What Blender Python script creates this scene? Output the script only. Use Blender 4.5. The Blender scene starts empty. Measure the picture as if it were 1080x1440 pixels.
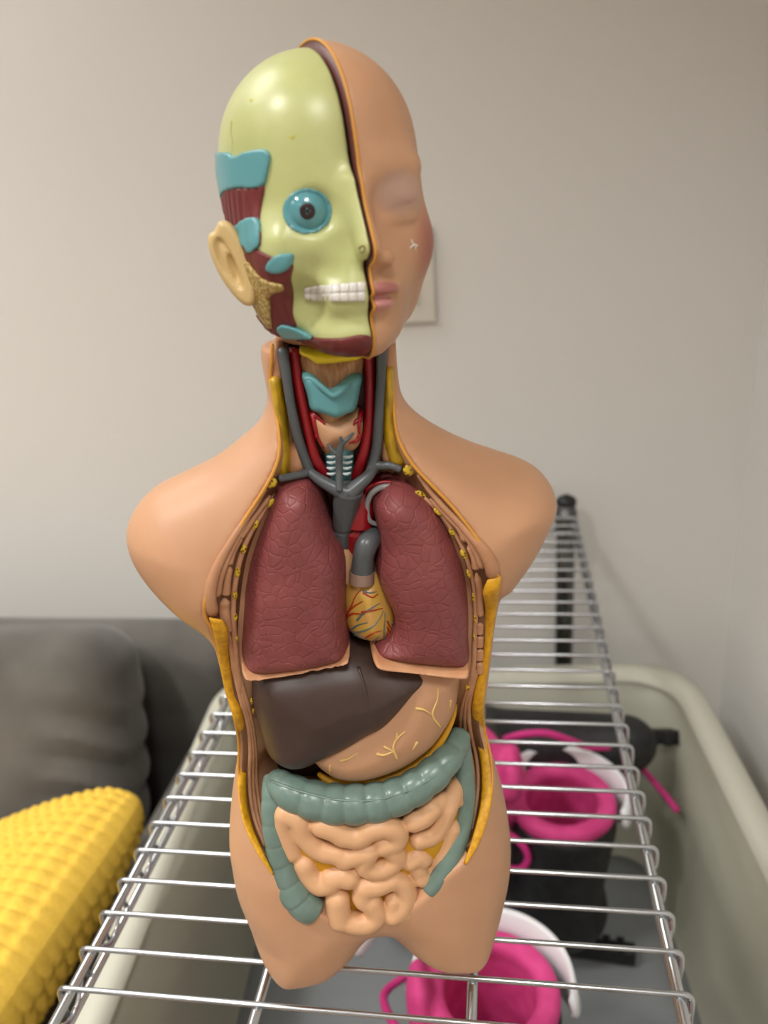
import bpy, bmesh, math, random
import numpy as np
from mathutils import Vector, Matrix
from mathutils.bvhtree import BVHTree

SC = bpy.context.scene
COL = SC.collection
random.seed(7)
RNG = np.random.default_rng(7)

# ------------------------------------------------------------------ camera (fitted to the wire pitch, 25.4 mm)
CAM_ROT = (1.18814813, 0.07238141, 0.13745687)
CAM_POS = np.array([0.25736138, -0.27569972, 0.40422864])
F_PX = 1082.0
_rx, _ry, _rz = CAM_ROT
def _rm():
    cx, sx, cy, sy, cz, sz = math.cos(_rx), math.sin(_rx), math.cos(_ry), math.sin(_ry), math.cos(_rz), math.sin(_rz)
    X = np.array([[1, 0, 0], [0, cx, -sx], [0, sx, cx]]); Y = np.array([[cy, 0, sy], [0, 1, 0], [-sy, 0, cy]])
    Z = np.array([[cz, -sz, 0], [sz, cz, 0], [0, 0, 1]])
    return Z @ Y @ X
CAM_R = _rm()
def ray(px, py):
    return CAM_R @ np.array([(px - 540) / F_PX, -(py - 720) / F_PX, -1.0])
def at_z(px, py, z):
    d = ray(px, py); t = (z - CAM_POS[2]) / d[2]; return CAM_POS + t * d
def at_y(px, py, y):
    d = ray(px, py); t = (y - CAM_POS[1]) / d[1]; return CAM_POS + t * d

# ------------------------------------------------------------------ torso frame: u right, v away, w up, in millimetres
YAW = math.radians(12)
ORG = np.array([0.1768, 0.037, 0.0018])
UA = np.array([math.cos(YAW), math.sin(YAW), 0]); VA = np.array([-math.sin(YAW), math.cos(YAW), 0])
def uw(px, py, v=0.0):
    d = ray(px, py); P0 = ORG + VA * v / 1000
    t = np.dot(P0 - CAM_POS, VA) / np.dot(d, VA); P = CAM_POS + t * d - ORG
    return np.array([np.dot(P, UA) * 1000, P[2] * 1000])
def uwv(pts, v):                          # many pixels at once, v a scalar or one value per pixel
    p = np.asarray(pts, float); n = len(p); v = np.broadcast_to(np.asarray(v, float), (n,))
    d = np.stack([(p[:, 0] - 540) / F_PX, -(p[:, 1] - 720) / F_PX, -np.ones(n)], 1) @ CAM_R.T
    t = ((ORG - CAM_POS) @ VA + v / 1000) / (d @ VA); P = CAM_POS + d * t[:, None] - ORG
    return np.stack([P @ UA * 1000, P[:, 2] * 1000], 1)
def uws(pts, v=0.0): return uwv(pts, v)
def loc_ray(px, py):                      # camera ray in torso-local mm
    d = ray(px, py); o = CAM_POS - ORG
    L = lambda a: np.array([np.dot(a, UA), np.dot(a, VA), a[2]])
    return L(o) * 1000, L(d) / np.linalg.norm(d)

# ------------------------------------------------------------------ materials
def lin(c):
    return tuple((x / 255 / 12.92 if x / 255 <= .04045 else ((x / 255 + .055) / 1.055) ** 2.4) for x in c)
MATS = {}
def mat(name, rgb, rough=.45, metal=0, spec=.5, coat=0, build=None, sss=0):
    if name in MATS: return MATS[name]
    m = bpy.data.materials.new(name); m.use_nodes = True
    b = m.node_tree.nodes['Principled BSDF']
    b.inputs['Base Color'].default_value = (*lin(rgb), 1)
    b.inputs['Roughness'].default_value = rough
    b.inputs['Metallic'].default_value = metal
    b.inputs['Specular IOR Level'].default_value = spec
    if coat:
        b.inputs['Coat Weight'].default_value = coat; b.inputs['Coat Roughness'].default_value = .15
    if sss:
        b.inputs['Subsurface Weight'].default_value = sss
        b.inputs['Subsurface Radius'].default_value = (1, .4, .25); b.inputs['Subsurface Scale'].default_value = .003
    if build: build(m.node_tree, b)
    MATS[name] = m
    return m
def N(t, kind, **kw):
    n = t.nodes.new(kind)
    for k, v in kw.items():
        if k in n.inputs: n.inputs[k].default_value = v
        else: setattr(n, k, v)
    return n
def coords(t, scale=(1, 1, 1)):
    tc = N(t, 'ShaderNodeTexCoord'); mp = N(t, 'ShaderNodeMapping'); mp.inputs['Scale'].default_value = scale
    t.links.new(tc.outputs['Object'], mp.inputs['Vector']); return mp.outputs['Vector']
def ramp(t, fac, stops):
    r = N(t, 'ShaderNodeValToRGB'); e = r.color_ramp.elements
    while len(e) < len(stops): e.new(.5)
    for i, (p, c) in enumerate(stops):
        e[i].position = p; e[i].color = (*lin(c), 1) if len(c) == 3 else c
    t.links.new(fac, r.inputs['Fac']); return r.outputs['Color']
def bump(t, b, h, strength=.3, dist=.001):
    n = N(t, 'ShaderNodeBump', Strength=strength, Distance=dist)
    t.links.new(h, n.inputs['Height']); t.links.new(n.outputs['Normal'], b.inputs['Normal'])
def noise_tint(scale, amt, dark, light, bmp=0, stretch=(1, 1, 1), detail=4):
    def f(t, b):
        v = coords(t, stretch); n = N(t, 'ShaderNodeTexNoise', Scale=scale, Detail=detail); t.links.new(v, n.inputs['Vector'])
        c = ramp(t, n.outputs['Fac'], [(.5 - amt, dark), (.5 + amt, light)]); t.links.new(c, b.inputs['Base Color'])
        if bmp: bump(t, b, n.outputs['Fac'], bmp, .001)
    return f

# ------------------------------------------------------------------ objects
def link(o, parent=None):
    COL.objects.link(o)
    if parent: o.parent = parent
    return o
def mesh_np(name, V, Fc, material=None, parent=None, smooth=True, scale=.001):
    """V (n,3) in mm when scale=.001, Fc list/array of faces"""
    me = bpy.data.meshes.new(name); V = np.asarray(V, dtype=np.float32) * scale
    if isinstance(Fc, np.ndarray):
        nf, k = Fc.shape
        me.vertices.add(len(V)); me.vertices.foreach_set('co', V.ravel())
        me.loops.add(nf * k); me.loops.foreach_set('vertex_index', Fc.ravel().astype(np.int32))
        me.polygons.add(nf); me.polygons.foreach_set('loop_start', np.arange(0, nf * k, k, dtype=np.int32))
        me.polygons.foreach_set('loop_total', np.full(nf, k, dtype=np.int32))
        me.update(calc_edges=True)
    else:
        me.from_pydata([tuple(map(float, p)) for p in V], [], [tuple(int(i) for i in f) for f in Fc])
    me.validate()
    if smooth: me.polygons.foreach_set('use_smooth', np.ones(len(me.polygons), dtype=bool))
    if material: me.materials.append(material)
    return link(bpy.data.objects.new(name, me), parent)
def tag(o, label=None, cat=None, group=None, kind=None):
    if label: o['label'] = label
    if cat: o['category'] = cat
    if group: o['group'] = group
    if kind: o['kind'] = kind
    return o
def empty(name, loc=(0, 0, 0), rz=0, parent=None):
    o = bpy.data.objects.new(name, None); o.empty_display_size = .05
    o.location = loc; o.rotation_euler = (0, 0, rz); return link(o, parent)

class Geo:                                  # collects pieces of ONE part
    def __init__(s): s.V = []; s.F = []; s.n = 0
    def add(s, V, F):
        s.V.append(np.asarray(V, float)); s.F += [tuple(i + s.n for i in f) for f in F]; s.n += len(V); return s
    def build(s, name, m, parent=None, smooth=True, scale=.001):
        return mesh_np(name, np.concatenate(s.V), s.F, m, parent, smooth, scale)

def spline(P, n, closed=False):             # Catmull-Rom resample by arc length
    P = np.asarray(P, float)
    Q = np.vstack([P[-1], P, P[:2]]) if closed else np.vstack([2 * P[0] - P[1], P, 2 * P[-1] - P[-2]])
    out = []; ns = len(P) if closed else len(P) - 1
    for i in range(ns):
        p0, p1, p2, p3 = Q[i:i + 4]
        for t in np.linspace(0, 1, 12, endpoint=False):
            out.append(.5 * (2 * p1 + (p2 - p0) * t + (2 * p0 - 5 * p1 + 4 * p2 - p3) * t ** 2 + (3 * p1 - p0 - 3 * p2 + p3) * t ** 3))
    out.append(P[0] if closed else P[-1]); out = np.array(out)
    L = np.r_[0, np.cumsum(np.linalg.norm(np.diff(out, axis=0), axis=1))]
    t = np.linspace(0, L[-1], n + 1 if closed else n)
    R = np.stack([np.interp(t, L, out[:, k]) for k in range(out.shape[1])], 1)
    return R[:-1] if closed else R

def tube(path, r, seg=10, flat=1.0, closed=False, cap=True):
    """swept round tube; r scalar or per point; flat squeezes along the v axis"""
    P = np.asarray(path, float); n = len(P); r = np.full(n, r, float) if np.isscalar(r) else np.asarray(r, float)
    T = np.gradient(P, axis=0) if not closed else (np.roll(P, -1, 0) - np.roll(P, 1, 0))
    T /= np.linalg.norm(T, axis=1)[:, None] + 1e-12
    a = np.array([0, 1., 0]) if abs(T[0][1]) < .9 else np.array([1., 0, 0])
    nrm = a - T[0] * np.dot(a, T[0]); nrm /= np.linalg.norm(nrm); V = []
    for i in range(n):
        nrm = nrm - T[i] * np.dot(nrm, T[i]); nrm /= np.linalg.norm(nrm) + 1e-12
        b = np.cross(T[i], nrm)
        for k in range(seg):
            c, s_ = math.cos(2 * math.pi * k / seg), math.sin(2 * math.pi * k / seg)
            V.append(P[i] + r[i] * (flat * c * nrm + s_ * b))
    F = []
    m = n if closed else n - 1
    for i in range(m):
        for k in range(seg):
            a0, b0 = i * seg + k, i * seg + (k + 1) % seg; i2 = (i + 1) % n
            F.append((a0, b0, i2 * seg + (k + 1) % seg, i2 * seg + k))
    if cap and not closed:
        V = list(V)
        for end, sg in ((0, -1), (n - 1, 1)):
            c0 = len(V); V.append(P[end] + T[end] * r[end] * .55 * sg)
            for k in range(seg):
                a0, b0 = end * seg + k, end * seg + (k + 1) % seg
                F.append((c0, b0, a0) if sg < 0 else (c0, a0, b0))
    return np.array(V), F

def box(c, s, bev=0):
    bm = bmesh.new(); bmesh.ops.create_cube(bm, size=1)
    for v in bm.verts: v.co = Vector((v.co.x * s[0], v.co.y * s[1], v.co.z * s[2])) + Vector(c)
    if bev: bmesh.ops.bevel(bm, geom=bm.edges[:], offset=bev, segments=3, profile=.6, affect='EDGES')
    bm.verts.ensure_lookup_table()
    V = np.array([v.co[:] for v in bm.verts]); F = [tuple(v.index for v in f.verts) for f in bm.faces]
    bm.free(); return V, F

# ------------------------------------------------------------------ implicit surfaces -> mesh
def grid(lo, hi, h):
    ax = [np.arange(lo[i], hi[i] + h, h, dtype=np.float32) for i in range(3)]
    return ax, np.ix_(*ax)
def poly_sd(P, X, Y):                       # signed distance, positive inside
    P = np.asarray(P, np.float32); sh = np.broadcast(X, Y).shape
    X = np.broadcast_to(X, sh).astype(np.float32); Y = np.broadcast_to(Y, sh).astype(np.float32)
    d = np.full(sh, 1e9, np.float32); ins = np.zeros(sh, bool)
    for a, b in zip(P, np.roll(P, -1, 0)):
        e = b - a; l2 = float(e @ e)
        if l2 < 1e-9: continue
        wx, wy = X - a[0], Y - a[1]
        t = np.clip((wx * e[0] + wy * e[1]) / l2, 0, 1)
        d = np.minimum(d, (wx - e[0] * t) ** 2 + (wy - e[1] * t) ** 2)
        c = (a[1] <= Y) != (b[1] <= Y)
        if e[1] != 0: ins ^= c & (X < e[0] * (Y - a[1]) / e[1] + a[0])
    d = np.sqrt(d); return np.where(ins, d, -d)
def smin(a, b, k):
    h = np.clip(.5 + .5 * (b - a) / k, 0, 1); return b + (a - b) * h - k * h * (1 - h)
def smax(a, b, k): return -smin(-a, -b, k)
def ellipsoid(X, Y, Z, c, r):
    x, y, z = (X - c[0]) / r[0], (Y - c[1]) / r[1], (Z - c[2]) / r[2]
    k = np.sqrt(x * x + y * y + z * z) + 1e-6
    g = np.sqrt((x / r[0]) ** 2 + (y / r[1]) ** 2 + (z / r[2]) ** 2) + 1e-6
    return k * (k - 1) / g
def capsule(X, Y, Z, a, b, ra, rb=None):
    rb = ra if rb is None else rb
    a = np.asarray(a, float); b = np.asarray(b, float); e = b - a; l2 = float(e @ e) + 1e-9
    t = np.clip(((X - a[0]) * e[0] + (Y - a[1]) * e[1] + (Z - a[2]) * e[2]) / l2, 0, 1)
    return np.sqrt((X - a[0] - e[0] * t) ** 2 + (Y - a[1] - e[1] * t) ** 2 + (Z - a[2] - e[2] * t) ** 2) - (ra + (rb - ra) * t)
def blur2(A, n):
    for _ in range(n):
        B = np.pad(A, 1, mode='edge')
        A = (B[:-2, 1:-1] + B[2:, 1:-1] + B[1:-1, :-2] + B[1:-1, 2:] + 2 * B[1:-1, 1:-1]) / 6
    return A
def surfnet(F, lo, h, smooth=2):
    F = np.asarray(F, np.float32); s = F < 0
    nx, ny, nz = F.shape
    acc = np.zeros((nx - 1, ny - 1, nz - 1, 3), np.float32); cnt = np.zeros((nx - 1, ny - 1, nz - 1), np.float32)
    cor = [(i, j, k) for i in (0, 1) for j in (0, 1) for k in (0, 1)]
    sl = lambda c: (slice(c[0], nx - 1 + c[0]), slice(c[1], ny - 1 + c[1]), slice(c[2], nz - 1 + c[2]))
    cs = np.zeros((nx - 1, ny - 1, nz - 1), np.int8)
    for c in cor: cs += s[sl(c)]
    mixed = (cs > 0) & (cs < 8)
    idx = np.argwhere(mixed)
    acc = np.zeros((len(idx), 3), np.float32); cnt = np.zeros(len(idx), np.float32)
    for a in cor:
        for d in range(3):
            if a[d]: continue
            b = list(a); b[d] = 1
            fa = F[idx[:, 0] + a[0], idx[:, 1] + a[1], idx[:, 2] + a[2]]; fb = F[idx[:, 0] + b[0], idx[:, 1] + b[1], idx[:, 2] + b[2]]
            x = (fa < 0) != (fb < 0)
            t = np.where(x, fa / np.where(x, fa - fb, 1), 0)
            p = np.tile(np.array(a, np.float32), (len(idx), 1)); p[:, d] = t
            acc += p * x[:, None]; cnt += x
    V = idx + acc / np.maximum(cnt, 1)[:, None]
    vid = np.full((nx - 1, ny - 1, nz - 1), -1, np.int64); vid[tuple(idx.T)] = np.arange(len(idx))
    Q = []
    for d in range(3):
        e1, e2 = [(1, 2), (2, 0), (0, 1)][d]
        A = s[tuple(slice(0, -1) if k == d else slice(None) for k in range(3))]; B = s[tuple(slice(1, None) if k == d else slice(None) for k in range(3))]
        E = np.argwhere(A != B)
        ok = (E[:, e1] > 0) & (E[:, e2] > 0) & (E[:, e1] < F.shape[e1] - 1) & (E[:, e2] < F.shape[e2] - 1)
        E = E[ok]; sg = A[tuple(E.T)]
        def g(o1, o2):
            q = E.copy(); q[:, e1] -= o1; q[:, e2] -= o2; return vid[tuple(q.T)]
        q = np.stack([g(1, 1), g(0, 1), g(0, 0), g(1, 0)], 1)
        q[~sg] = q[~sg][:, ::-1]; Q.append(q)
    Q = np.concatenate(Q)
    for _ in range(smooth):
        S = np.zeros_like(V); c = np.zeros(len(V))
        for k in range(4):
            a, b = Q[:, k], Q[:, (k + 1) % 4]
            np.add.at(S, a, V[b]); np.add.at(S, b, V[a]); np.add.at(c, a, 1); np.add.at(c, b, 1)
        V = .5 * V + .5 * S / np.maximum(c, 1)[:, None]
    return V * h + np.asarray(lo, np.float32), Q
def implicit(name, fn, lo, hi, h, m, parent=None, smooth=2):
    """fn(X,Y,Z) negative inside, mm; one mesh"""
    ax, (X, Y, Z) = grid(lo, hi, h)
    Fv = np.broadcast_to(fn(X, Y, Z), (len(ax[0]), len(ax[1]), len(ax[2])))
    V, Q = surfnet(Fv, lo, h, smooth)
    return mesh_np(name, V, Q, m, parent)
def inflate_fn(P, v0, Hf, Hb, R, dome=0, blur=3, h=1.0, tilt=None, p=4, grow=.9):
    """solid from an outline in (u,w): elliptical edges of radius R, front depth Hf, back depth Hb"""
    def fn(X, Y, Z):
        d = blur2(poly_sd(P, X[:, :, 0], Z[0, 0, :][None, :]), blur)[:, None, :] + grow
        e = np.clip(1 - d / R, 0, None)
        dm = max(float(d.max()), 1e-3)
        dep = 1 - dome + dome * np.sqrt(np.clip(d, 0, dm) / dm)
        vv = v0 if tilt is None else v0 + tilt(X, Z)
        y = Y - vv
        H = np.where(y < 0, Hf * dep, Hb)
        return (np.abs(y / H) ** p + e ** 2 - 1) * min(R, Hf) * .5
    return fn
def inflate(name, P, v0, Hf, Hb, R, m, parent, h=.8, dome=.2, blur=3, extra=None, tilt=None, mod=None, smooth=2, p=4, grow=.9):
    P = np.asarray(P); pad = 3 * h + grow
    lo = (P[:, 0].min() - pad, v0 - Hf * 1.05 - pad - (8 if tilt or mod else 0), P[:, 1].min() - pad)
    hi = (P[:, 0].max() + pad, v0 + Hb + pad + (8 if tilt or mod else 0), P[:, 1].max() + pad)
    f0 = inflate_fn(P, v0, Hf, Hb, R, dome, blur, h, tilt, p, grow)
    f = (lambda X, Y, Z: mod(f0(X, Y, Z), X, Y, Z)) if mod else f0
    return implicit(name, f, lo, hi, h, m, parent, smooth)
# ================================================================== SETTING
FLOOR_Z, CEIL_Z = -.87, 1.58
XL, XR, YF, YB = -2.6, .575, -2.6, .747
def wall_nodes(t, b):
    v = coords(t); n = N(t, 'ShaderNodeTexNoise', Scale=220.0, Detail=3); t.links.new(v, n.inputs['Vector'])
    bump(t, b, n.outputs['Fac'], .06, .0006)
M_wall = mat('wall_paint', (230, 228, 223), .6, build=wall_nodes)
M_ceil = mat('ceiling_paint', (235, 232, 226), .8)
M_floor = mat('floor_wood', (128, 108, 88), .45, build=noise_tint(6, .25, (112, 92, 74), (144, 122, 100), stretch=(1, 9, 1)))
def struct(name, c, s, m):
    V, F = box(c, s); o = Geo().add(V, F).build(name, m, None, False, 1); o['kind'] = 'structure'; return o
cx, cy, cz = (XL + XR) / 2, (YF + YB) / 2, (FLOOR_Z + CEIL_Z) / 2
H = CEIL_Z - FLOOR_Z
struct('floor', (cx, cy, FLOOR_Z - .02), (XR - XL + .1, YB - YF + .1, .04), M_floor)
struct('ceiling', (cx, cy, CEIL_Z + .02), (XR - XL + .1, YB - YF + .1, .04), M_ceil)
struct('wall_back', (cx, YB + .02, cz), (XR - XL + .08, .04, H), M_wall)
struct('wall_right', (XR + .02, cy, cz), (.04, YB - YF, H), M_wall)
struct('wall_left', (XL - .02, cy, cz), (.04, YB - YF, H), M_wall)
struct('wall_front', (cx, YF - .02, cz), (XR - XL + .08, .04, H), M_wall)

# ------------------------------------------------------------------ switch plate on the wall
M_plate = mat('switch_plastic', (222, 216, 204), .35)
sw = empty('light_switch', (.1385, YB, .3150))
tag(sw, 'cream light switch plate on the wall behind the model head', 'light switch')
V, F = box((0, -.0045, 0), (.072, .009, .118), .003); Geo().add(V, F).build('plate', M_plate, sw, True, 1)
V, F = box((0, -.0095, 0), (.032, .006, .066), .002); Geo().add(V, F).build('rocker', M_plate, sw, True, 1)

# ------------------------------------------------------------------ chrome wire rack
M_chrome = mat('chrome_wire', (198, 202, 206), .22, 1)
def post_nodes(t, b):
    v = coords(t); s = N(t, 'ShaderNodeSeparateXYZ'); t.links.new(v, s.inputs[0])
    m1 = N(t, 'ShaderNodeMath', operation='MODULO'); m1.inputs[1].default_value = .0254
    ad = N(t, 'ShaderNodeMath', operation='ADD'); ad.inputs[1].default_value = 2.0
    t.links.new(s.outputs[2], ad.inputs[0]); t.links.new(ad.outputs[0], m1.inputs[0])
    gt = N(t, 'ShaderNodeMath', operation='GREATER_THAN'); gt.inputs[1].default_value = .0035; t.links.new(m1.outputs[0], gt.inputs[0])
    bump(t, b, gt.outputs[0], 1, .002)
M_post = mat('chrome_post', (104, 106, 106), .25, 1, build=post_nodes)
M_black = mat('black_plastic', (22, 22, 23), .45)
SW_, PITCH = .3533, .0254
rack = empty('wire_rack', (0, 0, 0))
tag(rack, 'chrome wire shelving rack standing by the wall with the anatomical model on its top shelf', 'shelving rack')
def shelf(z, y0i, y1i, lab):
    y0, y1 = y0i * PITCH, y1i * PITCH
    for i in range(y0i, y1i + 1):
        y = i * PITCH
        arc = [(0.0, y, z - .024), (-.0003, y, z - .010)] + [(.0045 * (1 - math.cos(a)), y, z - .0045 + .0045 * math.sin(a)) for a in np.linspace(.2, math.pi / 2, 4)]
        p = arc + [(SW_ * .33, y, z), (SW_ * .66, y, z)] + [(SW_ - q[0], q[1], q[2]) for q in arc[::-1]]
        V, F = tube(np.array(p), .0016, 8); Geo().add(V, F).build('cross_wire', M_chrome, rack, True, 1)
    for x in (.0062, SW_ - .0062):          # thick top rails under the wires, thinner bottom rails
        V, F = tube([(x, y0 - .012, z - .0046), (x, y1 + .012, z - .0046)], .0030, 10); Geo().add(V, F).build('side_rail', M_chrome, rack, True, 1)
    for x in (.0030, SW_ - .0030):
        V, F = tube([(x, y0 - .012, z - .0250), (x, y1 + .012, z - .0250)], .0026, 10); Geo().add(V, F).build('lower_side_rail', M_chrome, rack, True, 1)
        n = (y1i - y0i); pts = []
        for k in range(n * 6 + 1):
            ph = k / 6 * math.pi * 1.0
            pts.append((x + (.0008 if x < .1 else -.0008), y0 + k / 6 * PITCH, z - .0148 + .0085 * math.cos(ph)))
        V, F = tube(np.array(pts), .0014, 6); Geo().add(V, F).build('truss_wire', M_chrome, rack, True, 1)
    for x in (.118, .236):
        V, F = tube([(x, y0 - .01, z - .0046), (x, y1 + .012, z - .0046)], .0030, 10); Geo().add(V, F).build('support_rail', M_chrome, rack, True, 1)
    for y in (y0 - .012, y1 + .012):
        for dz, r in ((-.0046, .003), (-.025, .0026)):
            V, F = tube([(0.003, y, z + dz), (SW_ - .003, y, z + dz)], r, 10); Geo().add(V, F).build('end_rail', M_chrome, rack, True, 1)
shelf(0.0, -7, 27, 'top')
shelf(-.5015, -7, 27, 'low')
for x in (.0125, SW_ - .0125):
    for y in (-.196, .712):
        V, F = tube([(x, y, FLOOR_Z + .012)] + [(x, y, zz) for zz in np.linspace(FLOOR_Z + .02, .012, 8)], .0127, 24)
        p = Geo().add(V, F).build('post', M_post, rack, True, 1)
        V, F = tube([(x, y, .010), (x, y, .0155), (x, y, .0185)], [.0135, .0135, .0115], 24); Geo().add(V, F).build('post_cap', M_black, p, True, 1)
        for zz in (-.0135, -.515):
            V, F = tube([(x, y, zz - .016), (x, y, zz), (x, y, zz + .014)], [.0158, .0150, .0142], 24); Geo().add(V, F).build('sleeve', M_post, p, True, 1)

# ------------------------------------------------------------------ translucent storage tub on the lower shelf
def tub_mat(name, rgb, transl, transp):
    m = mat(name, rgb, .4); t = m.node_tree; b = t.nodes['Principled BSDF']; out = t.nodes['Material Output']
    tr = N(t, 'ShaderNodeBsdfTranslucent'); tr.inputs['Color'].default_value = (*lin(rgb), 1)
    tp = N(t, 'ShaderNodeBsdfTransparent'); tp.inputs['Color'].default_value = (.85, .87, .86, 1)
    a = N(t, 'ShaderNodeMixShader', Fac=transl); c = N(t, 'ShaderNodeMixShader', Fac=transp)
    t.links.new(b.outputs[0], a.inputs[1]); t.links.new(tr.outputs[0], a.inputs[2])
    t.links.new(a.outputs[0], c.inputs[1]); t.links.new(tp.outputs[0], c.inputs[2]); t.links.new(c.outputs[0], out.inputs['Surface']); return m
M_tubw = tub_mat('tub_wall_plastic', (205, 204, 186), .3, .12)
M_tubf = tub_mat('tub_base_plastic', (168, 172, 174), .2, .3)
M_tubr = tub_mat('tub_rim_plastic', (222, 221, 206), .3, .04)
TUB_Z, TUB_B = -.20, -.50
tub = empty('storage_tub', (.203, .325, TUB_B), math.radians(4.3))
tag(tub, 'wide translucent white plastic storage tub with boots in it under the wire shelf', 'storage tub')
def rrect(hx, hy, r, z, n=8):
    out = []
    for cx_, cy_, a0 in ((hx - r, hy - r, 0), (-hx + r, hy - r, 90), (-hx + r, -hy + r, 180), (hx - r, -hy + r, 270)):
        for k in range(n + 1):
            a = math.radians(a0 + 90 * k / n); out.append((cx_ + r * math.cos(a), cy_ + r * math.sin(a), z))
    return out
def ringloft(rings):
    n = len(rings[0]); V = [p for r in rings for p in r]; F = []
    for i in range(len(rings) - 1):
        for k in range(n):
            F.append((i * n + k, i * n + (k + 1) % n, (i + 1) * n + (k + 1) % n, (i + 1) * n + k))
    return V, F
HX, HY, DH = .298, .283, TUB_Z - TUB_B
V, F = ringloft([rrect(HX - .028, HY - .028, .05, .010), rrect(HX - .022, HY - .022, .06, .02), rrect(HX - .014, HY - .014, .06, DH * .55), rrect(HX - .006, HY - .006, .06, DH),
                 rrect(HX - .003, HY - .003, .062, DH), rrect(HX - .011, HY - .011, .062, DH * .55), rrect(HX - .019, HY - .019, .062, .018), rrect(HX - .03, HY - .03, .05, .0)])
Geo().add(V, F).build('wall', M_tubw, tub, True, 1)
V, F = ringloft([rrect(.02, .02, .019, .006), rrect(HX - .09, HY - .09, .05, .006), rrect(HX - .075, HY - .075, .05, .010), rrect(HX - .022, HY - .022, .05, .011), rrect(HX - .026, HY - .026, .05, .0), rrect(.02, .02, .019, 0.0)])
n_ = 36; F = F + [tuple(range(n_))] + [tuple(range(5 * n_ + n_ - 1, 5 * n_ - 1, -1))]
Geo().add(V, F).build('base', M_tubf, tub, True, 1)
V, F = ringloft([rrect(HX - .010, HY - .010, .06, DH - .006), rrect(HX - .006, HY - .006, .06, DH + .003), rrect(HX + .002, HY + .002, .064, DH + .006), rrect(HX + .020, HY + .020, .07, DH + .003),
                 rrect(HX + .024, HY + .024, .074, DH - .004), rrect(HX + .024, HY + .024, .074, DH - .024), rrect(HX + .021, HY + .021, .072, DH - .024), rrect(HX + .020, HY + .020, .07, DH - .002), rrect(HX + .0, HY + .0, .062, DH - .003), rrect(HX - .010, HY - .010, .06, DH - .006)])
Geo().add(V, F).build('rim', M_tubr, tub, True, 1)

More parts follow.
